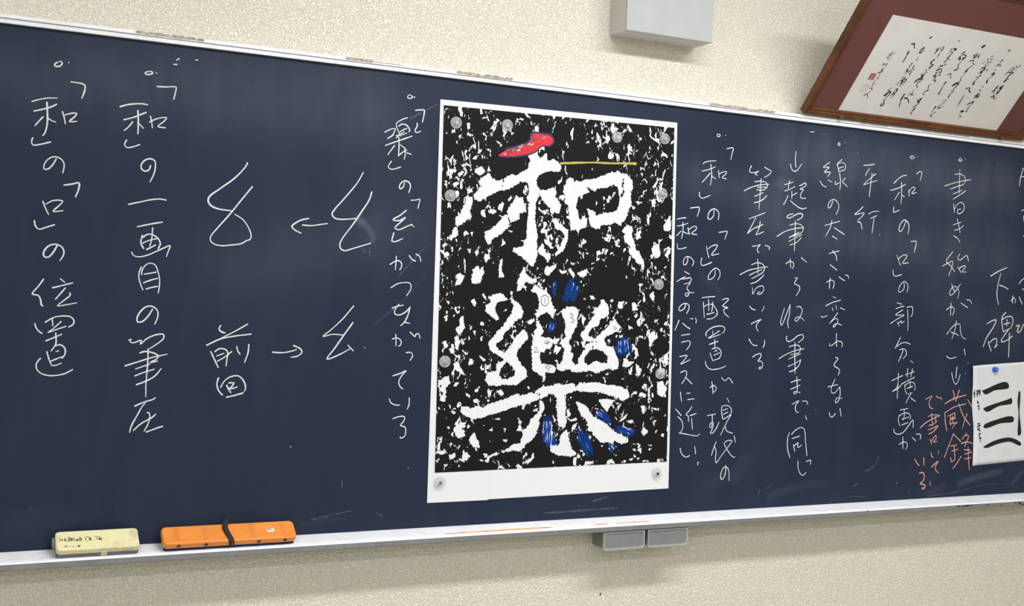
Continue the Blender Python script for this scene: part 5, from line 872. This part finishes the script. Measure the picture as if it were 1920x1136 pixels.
# ------------------------------------------------------------------ erasers in the tray
def rounded_block(sx, sy, sz, r, edge, seg=5):
    """block with rounded vertical corners; x length, y depth of the face, z thickness from 0"""
    P = []
    for cx, cy, a0 in ((sx/2-r, sy/2-r, 0), (-sx/2+r, sy/2-r, 90), (-sx/2+r, -sy/2+r, 180), (sx/2-r, -sy/2+r, 270)):
        for k in range(seg+1):
            a = math.radians(a0+90*k/seg); P.append((cx, cy, math.cos(a), math.sin(a)))
    bm = bmesh.new(); rings = []
    prof = [(0, 0), (0, sz-edge)]+[(edge*(1-math.cos(math.radians(a))), sz-edge+edge*math.sin(math.radians(a))) for a in (30, 60, 90)]
    for ins, z in prof: rings.append([bm.verts.new((cx+(r-ins)*c, cy+(r-ins)*s_, z)) for cx, cy, c, s_ in P])
    n = len(P)
    for a, b in zip(rings[:-1], rings[1:]):
        for k in range(n): bm.faces.new((a[k], a[(k+1) % n], b[(k+1) % n], b[k]))
    bm.faces.new(rings[-1]); bm.faces.new(list(reversed(rings[0])))
    bmesh.ops.recalc_face_normals(bm, faces=list(bm.faces))
    return bm

EA = math.radians(34)
def eraser_root(name, label, cx, cy, cz, rz):
    t = thing(name, label, 'eraser', (cx, cy, cz)); t.rotation_euler = (EA, 0, rz); return t

yl = eraser_root('chalkboard_eraser', 'yellow covered board eraser with black handwriting in the chalk tray', *(-1.0642, -0.0261, 0.0076, 0.0))
L1, D1_, = (0.1831, 0.06)
FT = 0.0125
obj('felt_pad', rounded_block(L1-.002, D1_-.003, FT, .006, .002), 'felt', yl, label='grey violet felt layers')
cov = obj('yellow_cover', (lambda b: (bmesh.ops.translate(b, verts=b.verts, vec=(0, 0, FT)), b)[1])(rounded_block(L1, D1_, .0140, .010, .004)), 'yellow', yl, smooth=False)
bm = bmesh.new()
for k in (0.0015, 0.0052, 0.0090): add_box(bm, -L1/2+.004, L1/2-.004, -D1_/2+.0003, -D1_/2+.0016, k, k+.0014)
obj('felt_seam', bm, 'groove', yl)
obj('ribbon_tab', box(.006, .020, -D1_/2-.0012, -D1_/2+.004, -.001, FT+.004, bev=.0005), 'tab', yl, label='cream ribbon tab')
obj('end_tab', box(-L1/2-.006, -L1/2+.003, -.002, .022, .001, .016, bev=.002), 'grey_tab', yl)
# the handwriting on the cover, written along its length in small black characters
ZT = FT+.0140+.0003
def flat_plane(p, l): return (p[0], p[1], ZT+l)
bm = bmesh.new(); rg = random.Random(77)
for g in ['-828,68 -811,21 -824,-23;-783,42 -759,33;-785,3 -758,-6;-770,47 -774,-11;-731,53 -685,40;-726,14 -680,-1;-708,58 -720,-32;-686,22 -700,-33;-651,88 -537,44;-646,37 -531,14;-633,0 -548,-16;-612,85 -631,-28;-575,64 -596,-35;-552,46 -564,-28;-519,77 -510,-37;-659,-48 -642,-15 -619,-29;-500,-4 -428,20 -479,-40;-463,-30 -415,-22;-417,81 -379,55 -334,28;-404,34 -343,6;-378,66 -401,-35;-350,14 -370,-53;-430,-10 -354,-39;-284,59 -256,10 -283,-33;-250,90 -212,71;-205,64 -143,43;-236,-48 -227,-65;-200,17 -130,0;-195,-17 -136,-31;-168,26 -180,-37;-145,20 -158,-34;-83,-54 -81,-61;-61,82 2,63;18,69 56,50;-34,11 4,-6;14,16 84,2;18,-30 86,-45;38,21 26,-40;62,15 49,-46;85,6 76,-48;-25,26 -17,-13', '-728,-173 -674,-173;-725,-205 -673,-209;-637,-203 -626,-204;-583,-201 -520,-191;-489,-189 -483,-194;-449,-178 -394,-178;-451,-212 -396,-210;-425,-169 -432,-229;-407,-182 -413,-222;-444,-228 -429,-225']:
    for st in parse(g, 0.0001): add_ribbon(bm, st, .0013, rg, flat_plane, 0, step=.002)
face_to(bm, (0, 0, 1)); obj('handwriting', bm, 'ink', cov)

og = eraser_root('chalkboard_eraser', 'long orange board eraser with a black strap in the chalk tray', *(-0.7583, -0.0247, 0.005, 0.0))
L2, D2_ = (0.322, 0.058)
obj('felt_pad', rounded_block(L2-.008, D2_-.004, FT, .005, .002), 'navy_felt', og, label='navy blue felt')
shell = obj('orange_shell', (lambda b: (bmesh.ops.translate(b, verts=b.verts, vec=(0, 0, FT)), b)[1])(rounded_block(L2, D2_, .0150, .012, .004)), 'orange', og)
ZO = FT+.0150
bm = bmesh.new()
for gx in (-.132, -.066, .048, .125):
    for k in range(4): add_box(bm, gx+k*.0032, gx+k*.0032+.0007, -D2_/2+.008, D2_/2-.006, ZO-.0003, ZO+.0003)
obj('ridge_lines', bm, 'orange_line', shell)
SX = -0.0079
bm = bmesh.new(); pr = None
for yy, zz, dx in ((D2_/2+.010, ZO+.006, .002), (D2_/2+.002, ZO+.0055, .001), (D2_/2-.010, ZO+.004, -.001), (D2_/4, ZO+.0035, -.003), (0, ZO+.0025, -.001), (-D2_/4, ZO+.0018, .003), (-D2_/2+.006, ZO+.0014, .006), (-D2_/2-.0005, ZO-.002, .007), (-D2_/2-.0016, ZO-.008, .008), (-D2_/2-.0016, ZO-.0150, .010)):
    w = .0068
    q = [bm.verts.new((SX+dx-w, yy, zz)), bm.verts.new((SX+dx+w, yy, zz))]
    if pr: bm.faces.new((pr[0], pr[1], q[1], q[0]))
    pr = q
so = obj('strap', bm, 'strap', og, smooth=True, label='black strap')
md = so.modifiers.new('thick', 'SOLIDIFY'); md.thickness = .0014; md.offset = 0
for rx in [-0.1251, -0.0607, 0.0019, 0.0664, 0.1315]:
    rv = obj('rivet', lathe([(0, 0), (.0044, 0), (.0044, .0012), (.0034, .0022), (0, .0024)], 18), 'rivet', og, smooth=True)
    rv.location = (rx, -D2_/2-(.0022 if abs(rx-SX-.008) < .012 else .0), FT+.0072)
    dt = obj('rivet_dot', lathe([(0, .0024), (.0015, .0024), (.0015, .003), (0, .003)], 10), 'rivet_dot', rv)
bm = box(0.0906, 0.0906+.0175, -.0068, .0075, ZO-.0002, ZO+.0003)
stk = obj('label_sticker', bm, 'sticker', shell, label='small white label')
bm = bmesh.new(); a = 0.0906
add_box(bm, a+.0005, a+.017, .0045, .0068, ZO+.0002, ZO+.0005)
obj('label_band', bm, 'orange_line', stk)
bm = bmesh.new()
for k, (dx, dy, w, h) in enumerate(((.0035, -.001, .004, .004), (.0095, -.0015, .0015, .0035), (.0125, -.0015, .0015, .0035))):
    add_box(bm, a+dx, a+dx+w, dy, dy+h, ZO+.0002, ZO+.0005)
obj('label_print', bm, 'pen', stk)

# a small black speck on the wall under the tray
bm = bmesh.new(); bmesh.ops.create_icosphere(bm, subdivisions=2, radius=.0042)
for v in bm.verts: v.co = Vector((v.co.x*.55+v.co.z*.35, v.co.y*.35, v.co.z*1.0))
tag(obj('wall_speck', bm, 'fly'), 'tiny black speck on the beige wall below the chalk tray', 'speck').location = (0.3344, 0.0292, -0.2284)
